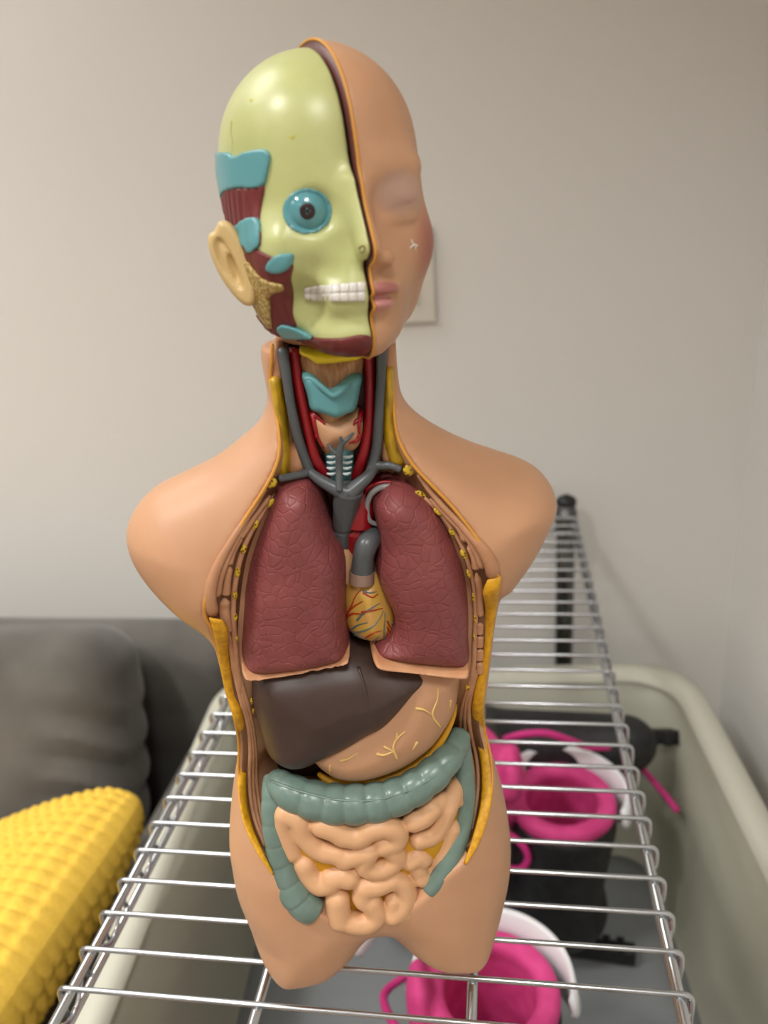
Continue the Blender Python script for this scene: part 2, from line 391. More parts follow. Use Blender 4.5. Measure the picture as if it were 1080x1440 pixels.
# ------------------------------------------------------------------ boots in the tub
M_bblk = mat('boot_black', (26, 26, 28), .5, build=noise_tint(90, .2, (20, 20, 22), (38, 38, 40), .2))
M_pink = mat('boot_lining_pink', (214, 62, 132), .75, build=noise_tint(60, .25, (196, 50, 118), (222, 74, 142), .1))
M_wht = mat('boot_cuff_white', (232, 232, 234), .3)
M_lace = mat('lace_pink', (205, 46, 128), .7)
def make_boot(label):
    """toe towards -x, heel +x, sole at z=0; metres"""
    root = empty('skate_boot'); tag(root, label, 'boot', None)
    S = 1000.0
    def outer(X, Y, Z):
        shaft = capsule(X, Y, Z, (52, 0, 90), (60, 0, 205), 50, 57)
        foot = capsule(X, Y * 1.12, Z, (40, 0, 72), (-135, 0, 62), 48, 38)
        heel = ellipsoid(X, Y, Z, (62, 0, 75), (50, 42, 52))
        f = smin(smin(shaft, foot, 24), heel, 15)
        f = smax(f, Z - 222, 5)
        return smax(f, 32 - Z, 6)
    def hollow(X, Y, Z, g): 
        return smin(capsule(X, Y, Z, (52, 0, 90), (60, 0, 300), 50 - g, 61 - g), capsule(X, Y * 1.12, Z, (40, 0, 76), (-125, 0, 64), 45 - g, 33 - g), 15)
    implicit('shell', lambda X, Y, Z: smax(outer(X, Y, Z), -hollow(X, Y, Z, 7), 3), (-190, -75, 25), (135, 75, 235), 4, M_bblk, root)
    def liner(X, Y, Z):
        f = np.maximum(hollow(X, Y, Z, 6.0), -hollow(X, Y, Z, 17))
        f = smax(f, Z - 232 - .05 * (X - 60), 6)
        a = np.sqrt((X - 59) ** 2 + Y ** 2); rim = np.sqrt((a - 48) ** 2 + (Z - 228) ** 2) - 9.5
        f = smin(f, rim, 6)
        tong = ((X + 0) / 12) ** 2 + (Y / 30) ** 2 + ((Z - 225) / 34) ** 2 - 1
        return smin(f, tong * 8, 6)
    implicit('liner', liner, (-30, -68, 80), (125, 68, 270), 3.2, M_pink, root)
    # white cuff standing round the far and heel side, tapering forward
    V = []; F = []; n = 46
    for i in range(n + 1):
        t = i / n; a = math.radians(-25 + 200 * t); hgt = 58 * math.sin(math.pi * min(1, max(0, t))) ** .7 + 6
        for r_, z_ in ((62, 240 - hgt), (63, 240 - hgt * .5), (60, 250), (64, 253), (69, 240 - hgt * .5), (66, 239 - hgt)):
            V.append((60 + (r_ + 3) * math.cos(a), (r_ - 1) * math.sin(a), z_ - 8 * abs(t - .5)))
    for i in range(n):
        for k in range(6): F.append((i * 6 + k, i * 6 + (k + 1) % 6, (i + 1) * 6 + (k + 1) % 6, (i + 1) * 6 + k))
    F.append(tuple(range(5, -1, -1))); F.append(tuple(n * 6 + k for k in range(6)))
    Geo().add(V, F).build('cuff', M_wht, root)
    g = Geo(); g.add(*tube(spline(np.array([(30, 68, 236), (2, 84, 238), (-30, 74, 232), (-52, 52, 224)], float), 22), 8, 10, .5)); g.build('cuff_strap', M_wht, root)
    # laces
    g = Geo()
    for k in range(4):
        x = -20 - 24 * k; z = 148 - 17 * k
        g.add(*tube(spline(np.array([(x + 10, -30, z - 14), (x, -12, z + 2), (x - 10, 12, z + 1), (x - 14, 30, z - 16)], float), 14), 3.4, 8))
        g.add(*tube(spline(np.array([(x - 14, -30, z - 16), (x - 10, -12, z + 3), (x, 12, z + 2), (x + 10, 30, z - 14)], float), 14), 3.4, 8))
    g.add(*tube(spline(np.array([(-6, 10, 160), (-4, 40, 176), (4, 74, 160), (-14, 86, 140), (-34, 70, 140), (-26, 34, 152), (-10, 10, 160)], float), 40), 4, 8))
    g.add(*tube(spline(np.array([(-6, -10, 160), (-10, -44, 180), (-30, -62, 160), (-46, -60, 146), (-44, -30, 140), (-20, -8, 154)], float), 40), 4, 8))
    g.build('lace', M_lace, root)
    # ribbed black blade guard under the sole, sticking out behind the heel
    g = Geo(); g.add(*box((-35, 0, 13), (360, 17, 20), 3))
    for k in range(22):
        g.add(*box((-208 + k * 16.0, 0, 24), (9, 19, 8), 1.5))
    for x in (-105, 45): g.add(*box((x, 0, 32), (46, 22, 16), 4))
    g.build('blade_guard', M_black, root)
    return root
def copy_tree(o, parent=None, mats=True):
    c = o.copy(); COL.objects.link(c); c.parent = parent
    for ch in list(o.children): copy_tree(ch, c)
    return c
boot_a = make_boot('black and white boot with pink lining, in the tub right of the model hip')
BOOT_G = 'pink lined boots in the storage tub'
boot_a['group'] = BOOT_G
boot_b = copy_tree(boot_a); boot_b['label'] = 'nearest pink lined boot, in the tub directly below the model stumps'
boot_c = copy_tree(boot_a); boot_c['label'] = 'farthest black boot with pink laces, lying on its side by the tub back wall'
for bt in (boot_a, boot_b, boot_c): bt.scale = (1.06, 1.06, 1.06)
boot_a.location = (.256, .440, TUB_B + .0115); boot_a.rotation_euler = (0, 0, math.radians(-5))
boot_b.location = (.178, .186, TUB_B + .0115); boot_b.rotation_euler = (0, 0, math.radians(10))
boot_c.location = (.256, .578, -.266); boot_c.rotation_euler = (math.radians(-64), 0, math.radians(-178))
for ch in list(boot_c.children):
    if ch.name.split('.')[0] in ('lace', 'cuff_strap', 'cuff'): bpy.data.objects.remove(ch)
boot_c.scale = (1.06, 1.06, .86)
def world_lace(P, boot):                  # a lace measured in the room, kept in its boot's own axes
    M = (Matrix.LocRotScale(boot.location, boot.rotation_euler, boot.scale)).inverted()
    V, F = tube(spline(np.array(P, float), 44), .0042, 8)
    V = np.array([(M @ Vector(v))[:] for v in V]); Geo().add(V, F).build('lace', M_lace, boot, True, 1)
world_lace([(.205, .478, -.236), (.218, .472, -.212), (.240, .466, -.194), (.270, .463, -.178), (.300, .463, -.174), (.325, .466, -.184), (.348, .472, -.198), (.375, .482, -.206)], boot_c)
world_lace([(.398, .555, -.268), (.420, .550, -.284), (.438, .535, -.298), (.452, .515, -.306), (.462, .498, -.312)], boot_c)
world_lace([(.235, .420, -.275), (.255, .398, -.262), (.272, .388, -.268), (.278, .384, -.284), (.268, .384, -.300), (.246, .392, -.302), (.232, .405, -.292)], boot_a)

# ------------------------------------------------------------------ grey sofa
def suede(t, b):
    v = coords(t); n = N(t, 'ShaderNodeTexNoise', Scale=9.0, Detail=5); t.links.new(v, n.inputs['Vector'])
    c = ramp(t, n.outputs['Fac'], [(.3, (80, 77, 72)), (.7, (104, 101, 95))]); t.links.new(c, b.inputs['Base Color'])
    b.inputs['Sheen Weight'].default_value = .3; b.inputs['Sheen Roughness'].default_value = .5
    n2 = N(t, 'ShaderNodeTexNoise', Scale=700.0); t.links.new(v, n2.inputs['Vector']); bump(t, b, n2.outputs['Fac'], .1, .0008)
M_sofa = mat('grey_suede', (92, 89, 84), .9, spec=.2, build=suede)
sofa = empty('sofa', (-.60, .40, FLOOR_Z)); tag(sofa, 'dark grey suede sofa against the wall left of the wire rack', 'sofa')
def soft(name, lo, hi, r, parent, wrinkle=0, h=12, puff=0):
    r = r * 1000; lo = np.array(lo) * 1000; hi = np.array(hi) * 1000; c = (lo + hi) / 2; e = (hi - lo) / 2
    def fn(X, Y, Z):
        px, py, pz = X - c[0], Y - c[1], Z - c[2]
        s = 1 + puff * 0
        qx, qy, qz = np.abs(px) - e[0] + r, np.abs(py) - e[1] + r, np.abs(pz) - e[2] + r
        d = np.sqrt(np.maximum(qx, 0) ** 2 + np.maximum(qy, 0) ** 2 + np.maximum(qz, 0) ** 2) + np.minimum(np.maximum(np.maximum(qx, qy), qz), 0) - r
        if puff: d = d - puff * (np.cos(np.clip(px / e[0], -1, 1) * 1.57) * np.cos(np.clip(pz / e[2], -1, 1) * 1.57) - .6)
        if wrinkle:
            a = np.exp(-((px - e[0] * .86) / 60) ** 2 - ((pz + 10) / 110) ** 2)
            d = d + a * wrinkle * (np.sin((pz + .45 * px) / 9.0 + 1.2 * np.sin(px / 23)) ** 3)
            d = d + 3 * np.sin(px / 60 + 1) * np.sin(pz / 75) 
        return d
    return implicit(name, fn, lo - 30, hi + 30, h, M_sofa, parent, 3)
sofa_x, sofa_y = -.60, .40
def srel(a): return (a[0] - sofa_x, a[1] - sofa_y, a[2] - FLOOR_Z)
soft('base', srel((-1.45, -.25, -.82)), srel((-.125, .70, -.56)), .03, sofa, h=16)
soft('backrest', srel((-1.45, .63, -.80)), srel((-.125, .737, -.165)), .045, sofa, h=11)
soft('armrest', srel((-.225, -.25, -.80)), srel((-.115, .65, -.315)), .05, sofa, h=10)
soft('seat_cushion', srel((-.86, -.22, -.585)), srel((-.25, .58, -.425)), .05, sofa, h=12)
bc = soft('back_cushion', (-.30, -.080, -.185), (.30, .080, .185), .07, sofa, wrinkle=9, h=6, puff=14); bc.location = srel((-.535, .515, -.272)); bc.rotation_euler = (math.radians(-16), 0, 0)
for x in (-1.38, -.2):
    for y in (-.18, .64):
        V, F = tube([(x - sofa_x, y - sofa_y, .001), (x - sofa_x, y - sofa_y, .06)], .02, 12); Geo().add(V, F).build('foot', M_black, sofa, True, 1)

# ------------------------------------------------------------------ yellow waffle cushion
M_yel = mat('yellow_waffle_knit', (228, 188, 76), .85, spec=.2, build=noise_tint(240, .3, (220, 178, 62), (234, 196, 88), .25))
def waffle_cushion():
    n = 190; half = .225; T = .075; P = 29
    def pt(a, b, s):
        x, y = a * half, b * half
        pinch = 1 - .06 * (1 - a * a) * 0
        k = (max(0, 1 - abs(a) ** 3.2) * max(0, 1 - abs(b) ** 3.2)) ** .42
        z = T * k
        w = abs(math.sin(a * P * math.pi / 2)) ** .55 * abs(math.sin(b * P * math.pi / 2)) ** .55
        z += .0105 * (w - .5) * min(1, k * 3)
        ax = x * (1 - .05 * (1 - b * b) ** 1 + .0); ay = y * (1 - .05 * (1 - a * a))
        ax = x * (.955 + .045 * b * b); ay = y * (.955 + .045 * a * a)
        cr = 1 - .075 * (a * b) ** 6
        return (ax * cr, ay * cr, s * z)
    V = []; F = []
    for s in (1, -1):
        o = len(V)
        for i in range(n + 1):
            for j in range(n + 1): V.append(pt(-1 + 2 * i / n, -1 + 2 * j / n, s))
        for i in range(n):
            for j in range(n):
                q = (o + i * (n + 1) + j, o + (i + 1) * (n + 1) + j, o + (i + 1) * (n + 1) + j + 1, o + i * (n + 1) + j + 1)
                F.append(q if s > 0 else q[::-1])
    return mesh_np('throw_cushion', V, F, M_yel, None, True, 1)
cu = waffle_cushion(); tag(cu, 'yellow waffle knit throw cushion leaning on the sofa arm', 'cushion')
CU_C = (-.352, .165, -.300)
cu.location = CU_C; cu.rotation_euler = (0, math.radians(-28), math.radians(-3))

# ------------------------------------------------------------------ ceiling lamps
M_lamp = bpy.data.materials.new('lamp_glow'); M_lamp.use_nodes = True
_t = M_lamp.node_tree; _t.nodes.clear(); _e = N(_t, 'ShaderNodeEmission'); _e.inputs['Color'].default_value = (1, .93, .86, 1); _e.inputs['Strength'].default_value = 6
_o = N(_t, 'ShaderNodeOutputMaterial'); _t.links.new(_e.outputs[0], _o.inputs[0])
M_trim = mat('lamp_trim', (230, 228, 222), .4)
def downlight(x, y, power, lab, col=(1, .98, .96), size=.28):
    r = empty('ceiling_downlight', (x, y, CEIL_Z)); tag(r, lab, 'ceiling light', 'ceiling downlights')
    V, F = tube([(0, 0, -.002), (0, 0, -.012)], [.062, .056], 28); Geo().add(V, F).build('trim', M_trim, r, True, 1)
    V, F = tube([(0, 0, -.010), (0, 0, -.014)], [.048, .046], 28); Geo().add(V, F).build('diffuser', M_lamp, r, True, 1)
    l = bpy.data.lights.new('downlight_bulb', 'AREA'); l.shape = 'DISK'; l.size = size; l.energy = power; l.color = col; l.spread = math.radians(120)
    o = bpy.data.objects.new('downlight_bulb', l); o.location = (0, 0, -.03); link(o, r)
LAB = 'round white ceiling downlight above the room'
for x, y, p, sz in ((-.60, -.50, 8, .19), (-.84, .41, 8, .9), (.46, -.92, 8, .45), (-1.5, -.6, 10, .28), (-.6, -1.7, 10, .28), (-1.6, -1.9, 8, .28)):
    downlight(x, y, p, LAB, size=sz)
w = bpy.data.worlds.new('World'); SC.world = w; w.use_nodes = True
w.node_tree.nodes['Background'].inputs[0].default_value = (1, .93, .86, 1); w.node_tree.nodes['Background'].inputs[1].default_value = .05

# ------------------------------------------------------------------ camera
cd = bpy.data.cameras.new('camera'); cam = bpy.data.objects.new('camera', cd); COL.objects.link(cam)
cam.location = CAM_POS; cam.rotation_euler = CAM_ROT
cd.sensor_fit = 'VERTICAL'; cd.sensor_height = 34.6; cd.sensor_width = 25.95; cd.lens = F_PX / 1440 * 34.6; cd.clip_start = .01
cd.dof.use_dof = True; cd.dof.focus_distance = .355; cd.dof.aperture_fstop = 7.1
SC.camera = cam
SC.view_settings.view_transform = 'Standard'; SC.view_settings.look = 'None'; SC.view_settings.gamma = 1
SC.view_settings.use_curve_mapping = False; SC.view_settings.exposure = 0.34
# ================================================================== ANATOMICAL TORSO MODEL
torso = empty('anatomical_torso_model', tuple(ORG), YAW)
tag(torso, 'anatomical human torso model with half skinned head and open chest, standing on the wire shelf', 'anatomical model')

SKIN = (202, 154, 118)
def skin_nodes(t, b):
    v = coords(t); n = N(t, 'ShaderNodeTexNoise', Scale=28.0, Detail=3); t.links.new(v, n.inputs['Vector'])
    c = ramp(t, n.outputs['Fac'], [(.3, (198, 150, 114)), (.7, (206, 158, 122))]); t.links.new(c, b.inputs['Base Color'])
M_skin = mat('skin_plastic', SKIN, .42, spec=.4, build=skin_nodes, sss=.12)
M_fat = mat('fat_yellow', (222, 160, 16), .5, build=noise_tint(420, .25, (198, 136, 8), (232, 176, 30), .4))
M_rimy = mat('skin_edge_ochre', (214, 150, 60), .5)
M_neckfat = mat('neck_fat_yellow', (206, 160, 22), .4, build=noise_tint(160, .22, (150, 118, 14), (222, 176, 30), .5, (2, 1, .6)))
M_hyoid = mat('hyoid_yellow', (232, 204, 30), .4)
M_rib = mat('rib_yellow', (226, 196, 50), .5, build=None)
def rib_nodes(t, b):
    v = coords(t); n = N(t, 'ShaderNodeTexVoronoi', Scale=900.0); t.links.new(v, n.inputs['Vector'])
    c = ramp(t, n.outputs['Distance'], [(.34, (104, 44, 16)), (.44, (212, 176, 44))]); t.links.new(c, b.inputs['Base Color'])
rib_nodes(M_rib.node_tree, M_rib.node_tree.nodes['Principled BSDF'])
M_musc = mat('chest_muscle_tan', (190, 138, 100), .5, build=noise_tint(120, .3, (176, 124, 88), (202, 150, 112)))
M_muscd = mat('chest_wall_brown', (112, 74, 48), .5, build=noise_tint(150, .3, (100, 64, 40), (126, 86, 58)))
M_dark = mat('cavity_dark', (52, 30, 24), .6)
M_vein = mat('vein_grey', (84, 88, 90), .32)
M_art = mat('artery_red', (150, 16, 26), .32)
M_artd = mat('artery_inner_red', (118, 10, 18), .35)
M_grey = mat('vessel_edge_grey', (150, 148, 148), .4)
M_tan = mat('organ_tan', (210, 162, 118), .45)
M_larynx = mat('cartilage_cyan', (96, 156, 160), .4)
M_thy = mat('thyroid_tan', (196, 148, 110), .45)
M_white = mat('trachea_white', (205, 216, 216), .4)
def lung_nodes(t, b):
    v = coords(t, (1, .45, 1))
    nz = N(t, 'ShaderNodeTexNoise', Scale=60.0, Detail=3); t.links.new(v, nz.inputs['Vector'])
    mx = N(t, 'ShaderNodeMix', data_type='VECTOR'); mx.inputs['Factor'].default_value = .008
    t.links.new(v, mx.inputs[4]); t.links.new(nz.outputs['Color'], mx.inputs[5])
    vo = N(t, 'ShaderNodeTexVoronoi', feature='DISTANCE_TO_EDGE', Scale=200.0); t.links.new(mx.outputs[1], vo.inputs['Vector'])
    m = N(t, 'ShaderNodeMapRange'); m.inputs[2].default_value = .10; t.links.new(vo.outputs[0], m.inputs[0])
    bump(t, b, m.outputs[0], .4, .0006)
    n = N(t, 'ShaderNodeTexNoise', Scale=38.0, Detail=4); t.links.new(v, n.inputs['Vector'])
    c = ramp(t, n.outputs['Fac'], [(.30, (122, 58, 58)), (.55, (140, 72, 72)), (.75, (158, 84, 76))]); t.links.new(c, b.inputs['Base Color'])
M_lung = mat('lung_mauve', (140, 70, 70), .46, build=lung_nodes)
M_lip = mat('lung_base_tan', (206, 152, 110), .5, build=noise_tint(90, .2, (196, 138, 98), (214, 162, 120)))
M_liver = mat('liver_brown', (66, 48, 43), .42, build=noise_tint(60, .3, (60, 43, 38), (72, 54, 48)))
M_stom = mat('stomach_tan', (196, 148, 112), .45)
M_svein = mat('stomach_vein_cream', (226, 190, 118), .5)
M_colon = mat('colon_grey_green', (108, 130, 120), .3, build=noise_tint(120, .3, (98, 120, 110), (120, 142, 132), .15))
M_small = mat('small_intestine_tan', (220, 170, 126), .42)
M_mes = mat('mesentery_yellow', (206, 150, 22), .5)

# --- silhouette of the skin (pixels measured on the photograph, carried onto the torso mid plane)
SIL = [(366,430),(366,470),(367,500),(372,530),(376,560),(366,590),(340,615),(300,645),(250,670),(215,688),(190,715),(180,745),(190,780),(215,815),(250,850),(284,874),(300,893),(308,920),(318,965),(330,1005),(336,1045),
 (327,1110),(323,1170),(327,1215),(330,1258),(342,1320),(360,1362),(390,1384),(428,1383),(469,1373),(502,1353),(523,1333),(535,1322),(548,1331),(573,1347),(607,1360),(644,1364),(683,1359),(703,1332),(712,1278),(715,1212),(715,1165),(707,1112),(694,1066),(681,1028),
 (678,995),(684,950),(689,910),(694,865),(702,827),(713,820),(742,782),(763,745),(778,713),(777,688),(760,663),(735,648),(700,636),(660,622),(620,603),(585,580),(565,555),(559,520),(557,490),(556,468),(556,430)]
def sil_v(y): return np.interp(y, [1200, 1330], [0, -24.5])
S = spline(np.array([uw(x, y, sil_v(y)) for x, y in SIL]), 320, True)
W_K = [-10, 0, 20, 45, 95, 150, 185, 215, 250, 285, 312, 340, 380]
def prof(vals): return lambda w: np.interp(w, W_K, vals)
HF = prof([26, 29, 37, 40, 40, 33, 36, 40, 38, 30, 25, 24, 24])
HB = prof([30, 34, 42, 48, 46, 38, 42, 46, 44, 34, 26, 25, 25])
RR = prof([9, 10, 15, 34, 38, 34, 38, 42, 40, 30, 24, 24, 24])
gx = np.arange(-105, 106, 1.0); gz = np.arange(-8, 385, 1.0)
D2 = blur2(poly_sd(S, gx[:, None], gz[None, :]), 2)
def bil(A, u, w):
    fx = np.clip((np.asarray(u) - gx[0]), 0, len(gx) - 1.001); fz = np.clip((np.asarray(w) - gz[0]), 0, len(gz) - 1.001)
    i = fx.astype(int); k = fz.astype(int); a = fx - i; b = fz - k
    return A[i, k] * (1 - a) * (1 - b) + A[i + 1, k] * a * (1 - b) + A[i, k + 1] * (1 - a) * b + A[i + 1, k + 1] * a * b
def front_v(u, w):
    d = bil(D2, u, w); e = np.clip(1 - d / RR(w), 0, 1); return -HF(w) * np.sqrt(1 - e ** 2)
def settle(pts, fn):                      # pixels -> points on the surface v = fn(u, w)
    v = np.full(len(pts), -22.0)
    for k in range(60):
        q = uwv(pts, v); v = .82 * v + .18 * fn(q[:, 0], q[:, 1])
    q = uwv(pts, v); return np.stack([q[:, 0], v, q[:, 1]], 1)
def on_skin(pts): return settle(pts, front_v)
RIM_L = [(383,484),(382,510),(381,535),(386,570),(392,605),(393,635),(386,660),(370,690),(341,735),(313,785),(295,825),(288,850),(289,868),(298,884),(308,920),(318,968),(329,1005),(336,1045),(335,1080),(337,1120),(346,1160),(362,1195),(381,1224)]
RIM_R = [(553,484),(553,510),(553,540),(554,575),(557,605),(566,630),(582,655),(605,680),(632,708),(660,742),(682,775),(696,800),(702,820),(697,850),(691,890),(686,930),(679,985),(681,1022),(689,1060),(692,1100),(686,1140),(673,1180),(657,1208)]
BOT = [(398,1250),(420,1274),(455,1291),(500,1299),(548,1293),(588,1270),(622,1236)]
RL = on_skin(RIM_L); RRm = on_skin(RIM_R); BT = on_skin(BOT)
CAV = np.vstack([spline(RL[:, [0, 2]], 120), spline(BT[:, [0, 2]], 40), spline(RRm[::-1][:, [0, 2]], 120), [[RRm[0][0], 364], [RL[0][0], 364]]])
DC = blur2(poly_sd(CAV, gx[:, None], gz[None, :]), 2)
VBACK = 20.0
def slope(w): return np.interp(w, [70, 110, 150, 185, 200, 285, 305], [7, 5, 2.0, 1.5, 1.1, 1.1, 2.6])
def cham_v(u, w): return np.minimum(front_v(u, w) + 1.2 + slope(w) * np.clip(bil(DC, u, w), 0, None), VBACK)
def on_cham(pts, lift=0): return settle(pts, lambda u, w: cham_v(u, w) - lift)

NECK_W = float(uw(366, 484, 0)[1])
def body_solid(X, Y, Z):
    u = X[:, 0, 0][:, None]; w = Z[0, 0, :][None, :]
    uu, ww = np.broadcast_arrays(u, w)
    d = bil(D2, uu, ww); R = RR(ww); e = np.clip(1 - d / R, 0, None)
    hf, hb = HF(ww), HB(ww)
    Hh = np.where(Y < 0, hf[:, None, :], hb[:, None, :])
    f = ((Y / Hh) ** 2 + (e ** 2)[:, None, :] - 1) * (np.minimum(R, hf) * .5)[:, None, :]
    f = smax(f, -Z + 0 * f, 3)                                  # stands flat on its stumps
    f = smax(f, Z - NECK_W + 0 * f, 1.5)
    return f
def body_fn(X, Y, Z):
    f = body_solid(X, Y, Z)
    u = X[:, 0, 0][:, None]; w = Z[0, 0, :][None, :]
    uu, ww = np.broadcast_arrays(u, w)
    dc = bil(DC, uu, ww)[:, None, :]; vf = front_v(uu, ww)[:, None, :]
    rem = np.maximum(np.maximum(-dc, Y - (vf + 1.0 + slope(ww)[:, None, :] * dc)), Y - VBACK)
    return smax(f, -rem, 1.2)
body = implicit('body_shell', body_fn, (-104, -48, -4), (104, 54, 362), 1.3, M_skin, torso, 2)

def inner(pts_px, v): q = uws(pts_px, v); return np.stack([q[:, 0], np.full(len(q), v), q[:, 1]], 1)
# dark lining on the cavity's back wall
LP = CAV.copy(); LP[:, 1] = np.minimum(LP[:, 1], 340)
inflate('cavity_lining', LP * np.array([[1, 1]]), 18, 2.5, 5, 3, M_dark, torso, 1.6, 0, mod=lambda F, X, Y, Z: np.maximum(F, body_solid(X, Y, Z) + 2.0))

# --- ribbon lofted between an outer and an inner line, bulging to the viewer
def ribbon(A, B, bulge, n=80, k=9, back=4.0, wav=0):
    A = spline(A, n); B = spline(B, n); V = []; F = []; bulge0, back0 = bulge, back
    for i in range(n):
        e_ = min(1, .15 + (n - 1 - i) / (n * .22), .2 + i / (n * .05)); bulge, back = bulge0 * e_, back0 * e_
        for j in range(k):
            t = j / (k - 1); p = A[i] * (1 - t) + B[i] * t
            bb = bulge * math.sin(math.pi * t) ** .6 * (1 + wav * math.sin(i * .9 + 2 * t))
            V.append(p + np.array([0, -bb, 0]))
        for j in range(k - 1, -1, -1):
            t = j / (k - 1); V.append(A[i] * (1 - t) + B[i] * t + np.array([0, back, 0]))
    m = 2 * k
    for i in range(n - 1):
        for j in range(m): F.append((i * m + j, (i + 1) * m + j, (i + 1) * m + (j + 1) % m, i * m + (j + 1) % m))
    F.append(tuple(range(m))); F.append(tuple((n - 1) * m + j for j in range(m - 1, -1, -1)))
    return np.array(V), F
# chest wall base band
INN_L = [(420,688),(400,692),(384,703),(366,735),(350,775),(342,810),(337,850),(334,900),(336,945),(346,985),(352,1020),(355,1055),(358,1090),(363,1130),(370,1170),(382,1212)]
OUT_L = [(394,668),(384,674),(370,690),(341,735),(313,785),(295,825),(289,855),(303,885),(312,920),(322,968),(334,1005),(341,1045),(340,1085),(343,1125),(352,1160),(378,1208)]
INN_R = [(545,682),(572,690),(600,703),(622,730),(640,760),(655,795),(664,835),(667,875),(667,915),(664,955),(652,990),(648,1030),(652,1070),(655,1110),(655,1150),(652,1195)]
OUT_R = [(562,650),(585,660),(606,682),(632,708),(660,742),(682,775),(700,810),(692,850),(686,890),(681,930),(674,985),(674,1022),(682,1060),(685,1100),(678,1145),(658,1200)]
def off(P, dv): P = P.copy(); P[:, 1] += dv; return P
def cham_ribbon(outp, innp, lift=.8, n=70, k=7, back=4.0):
    A = spline(np.array(outp, float), n); B = spline(np.array(innp, float), n); V = []; F = []; m = 2 * k
    rows = [on_cham(A * (1 - t) + B * t, lift) for t in np.linspace(0, 1, k)]
    for i in range(n):
        V += [rows[j][i] for j in range(k)] + [rows[j][i] + np.array([0, back, 0]) for j in range(k - 1, -1, -1)]
    for i in range(n - 1):
        for j in range(m): F.append((i * m + j, (i + 1) * m + j, (i + 1) * m + (j + 1) % m, i * m + (j + 1) % m))
    F.append(tuple(range(m))); F.append(tuple((n - 1) * m + j for j in range(m - 1, -1, -1)))
    return np.array(V), F
Geo().add(*cham_ribbon(OUT_L, INN_L)).build('chest_wall', M_muscd, torso)
Geo().add(*cham_ribbon(OUT_R, INN_R)).build('chest_wall', M_muscd, torso)

# fat layer of the belly wall
FO_L = [(295,866),(300,884),(307,916),(317,966),(328,1004),(335,1045),(334,1082),(336,1120),(345,1160),(362,1196),(383,1226)]
FI_L = [(314,868),(321,886),(322,916),(331,966),(342,1004),(350,1045),(347,1085),(348,1125),(356,1160),(370,1192),(386,1224)]
FO_R = [(704,808),(701,826),(698,850),(692,890),(687,930),(680,985),(682,1022),(690,1060),(693,1100),(687,1140),(674,1180),(655,1212)]
FI_R = [(684,812),(679,832),(681,852),(679,890),(674,930),(664,985),(665,1022),(674,1060),(677,1100),(673,1138),(663,1176),(651,1208)]
def fat(o, i):
    A = on_skin(o); B = on_skin(i)
    for k in range(len(A)):
        q = uw(*i[k], A[k][1] + 1.5); B[k] = (q[0], A[k][1] + 1.5, q[1])
    return ribbon(off(A, -1.8), off(B, -2.6), 1.6, 90, 9, 3, .12)
Geo().add(*fat(FO_L, FI_L)).build('fat_layer', M_fat, torso)
Geo().add(*fat(FO_R, FI_R)).build('fat_layer', M_fat, torso)
# thin ochre line where the skin is cut
for R_ in (RIM_L, RIM_R):
    P = spline(on_skin(R_), 140); P[:, 1] -= .4
    Geo().add(*tube(P, .75, 8)).build('skin_edge', M_rimy, torso)

# muscle bundles of the chest wall
def fasc(paths, conv, name='chest_muscle'):
    for pts, r0, r1 in paths:
        px = [conv(x, y) for x, y in pts]
        P = on_cham(spline(np.array(px), 40), 1.4); n = len(P); t = np.linspace(0, 1, n)
        r = (r0 + (r1 - r0) * t ** 2.2) * np.clip(np.minimum(1, .35 + 5 * t), 0, 1) * np.where(t > .93, np.sqrt(np.clip(1 - ((t - .93) / .07) ** 2 * .75, 0, 1)), 1)
        Geo().add(*tube(P, r * 1.0, 14, .8)).build(name, M_musc, torso)
c4 = lambda x, y: (280 + x / 4.236, 640 + y / 4.236)
c5 = lambda x, y: (560 + x / 4.2375, 640 + y / 4.2375)
fasc([([(400,205),(320,320),(220,470),(120,640),(75,770),(62,880),(84,950)], 1.2, 3.4),
      ([(300,370),(235,480),(170,610),(118,740),(102,840)], 1.3, 2.3),
      ([(425,240),(340,350),(270,450),(240,490)], 1.3, 1.7),
      ([(255,480),(205,570),(176,650)], 1.2, 1.8),
      ([(180,660),(162,750),(152,830)], 1.8, 2.6),
      ([(150,850),(148,930),(160,1000),(176,1050)], 2.6, 2.0),
      ([(450,230),(370,350),(290,490),(243,620),(214,760),(202,880),(203,1000),(214,1120),(226,1260),(250,1400)], 1.3, 1.5),
      ([(172,1040),(188,1150),(212,1280),(245,1420)], 1.2, 1.4)], c4)
fasc([([(115,120),(250,285),(400,440),(510,570),(560,670),(558,725)], 1.2, 3.6),
      ([(310,375),(400,475),(470,580),(505,670)], 1.3, 2.2),
      ([(190,260),(290,360),(370,440),(400,510)], 1.2, 2.0),
      ([(420,535),(455,610),(468,675)], 1.6, 2.2),
      ([(468,705),(484,790),(486,880),(490,960)], 1.7, 1.6),
      ([(60,190),(180,275),(280,385),(368,520),(420,650),(452,790),(460,940),(455,1100),(450,1250),(430,1380)], 1.0, 1.3)], c5)
for k in range(4):
    fasc([([(488,1000 + 78 * k),(484,1066 + 78 * k)], 1.7, 1.7)], c5)
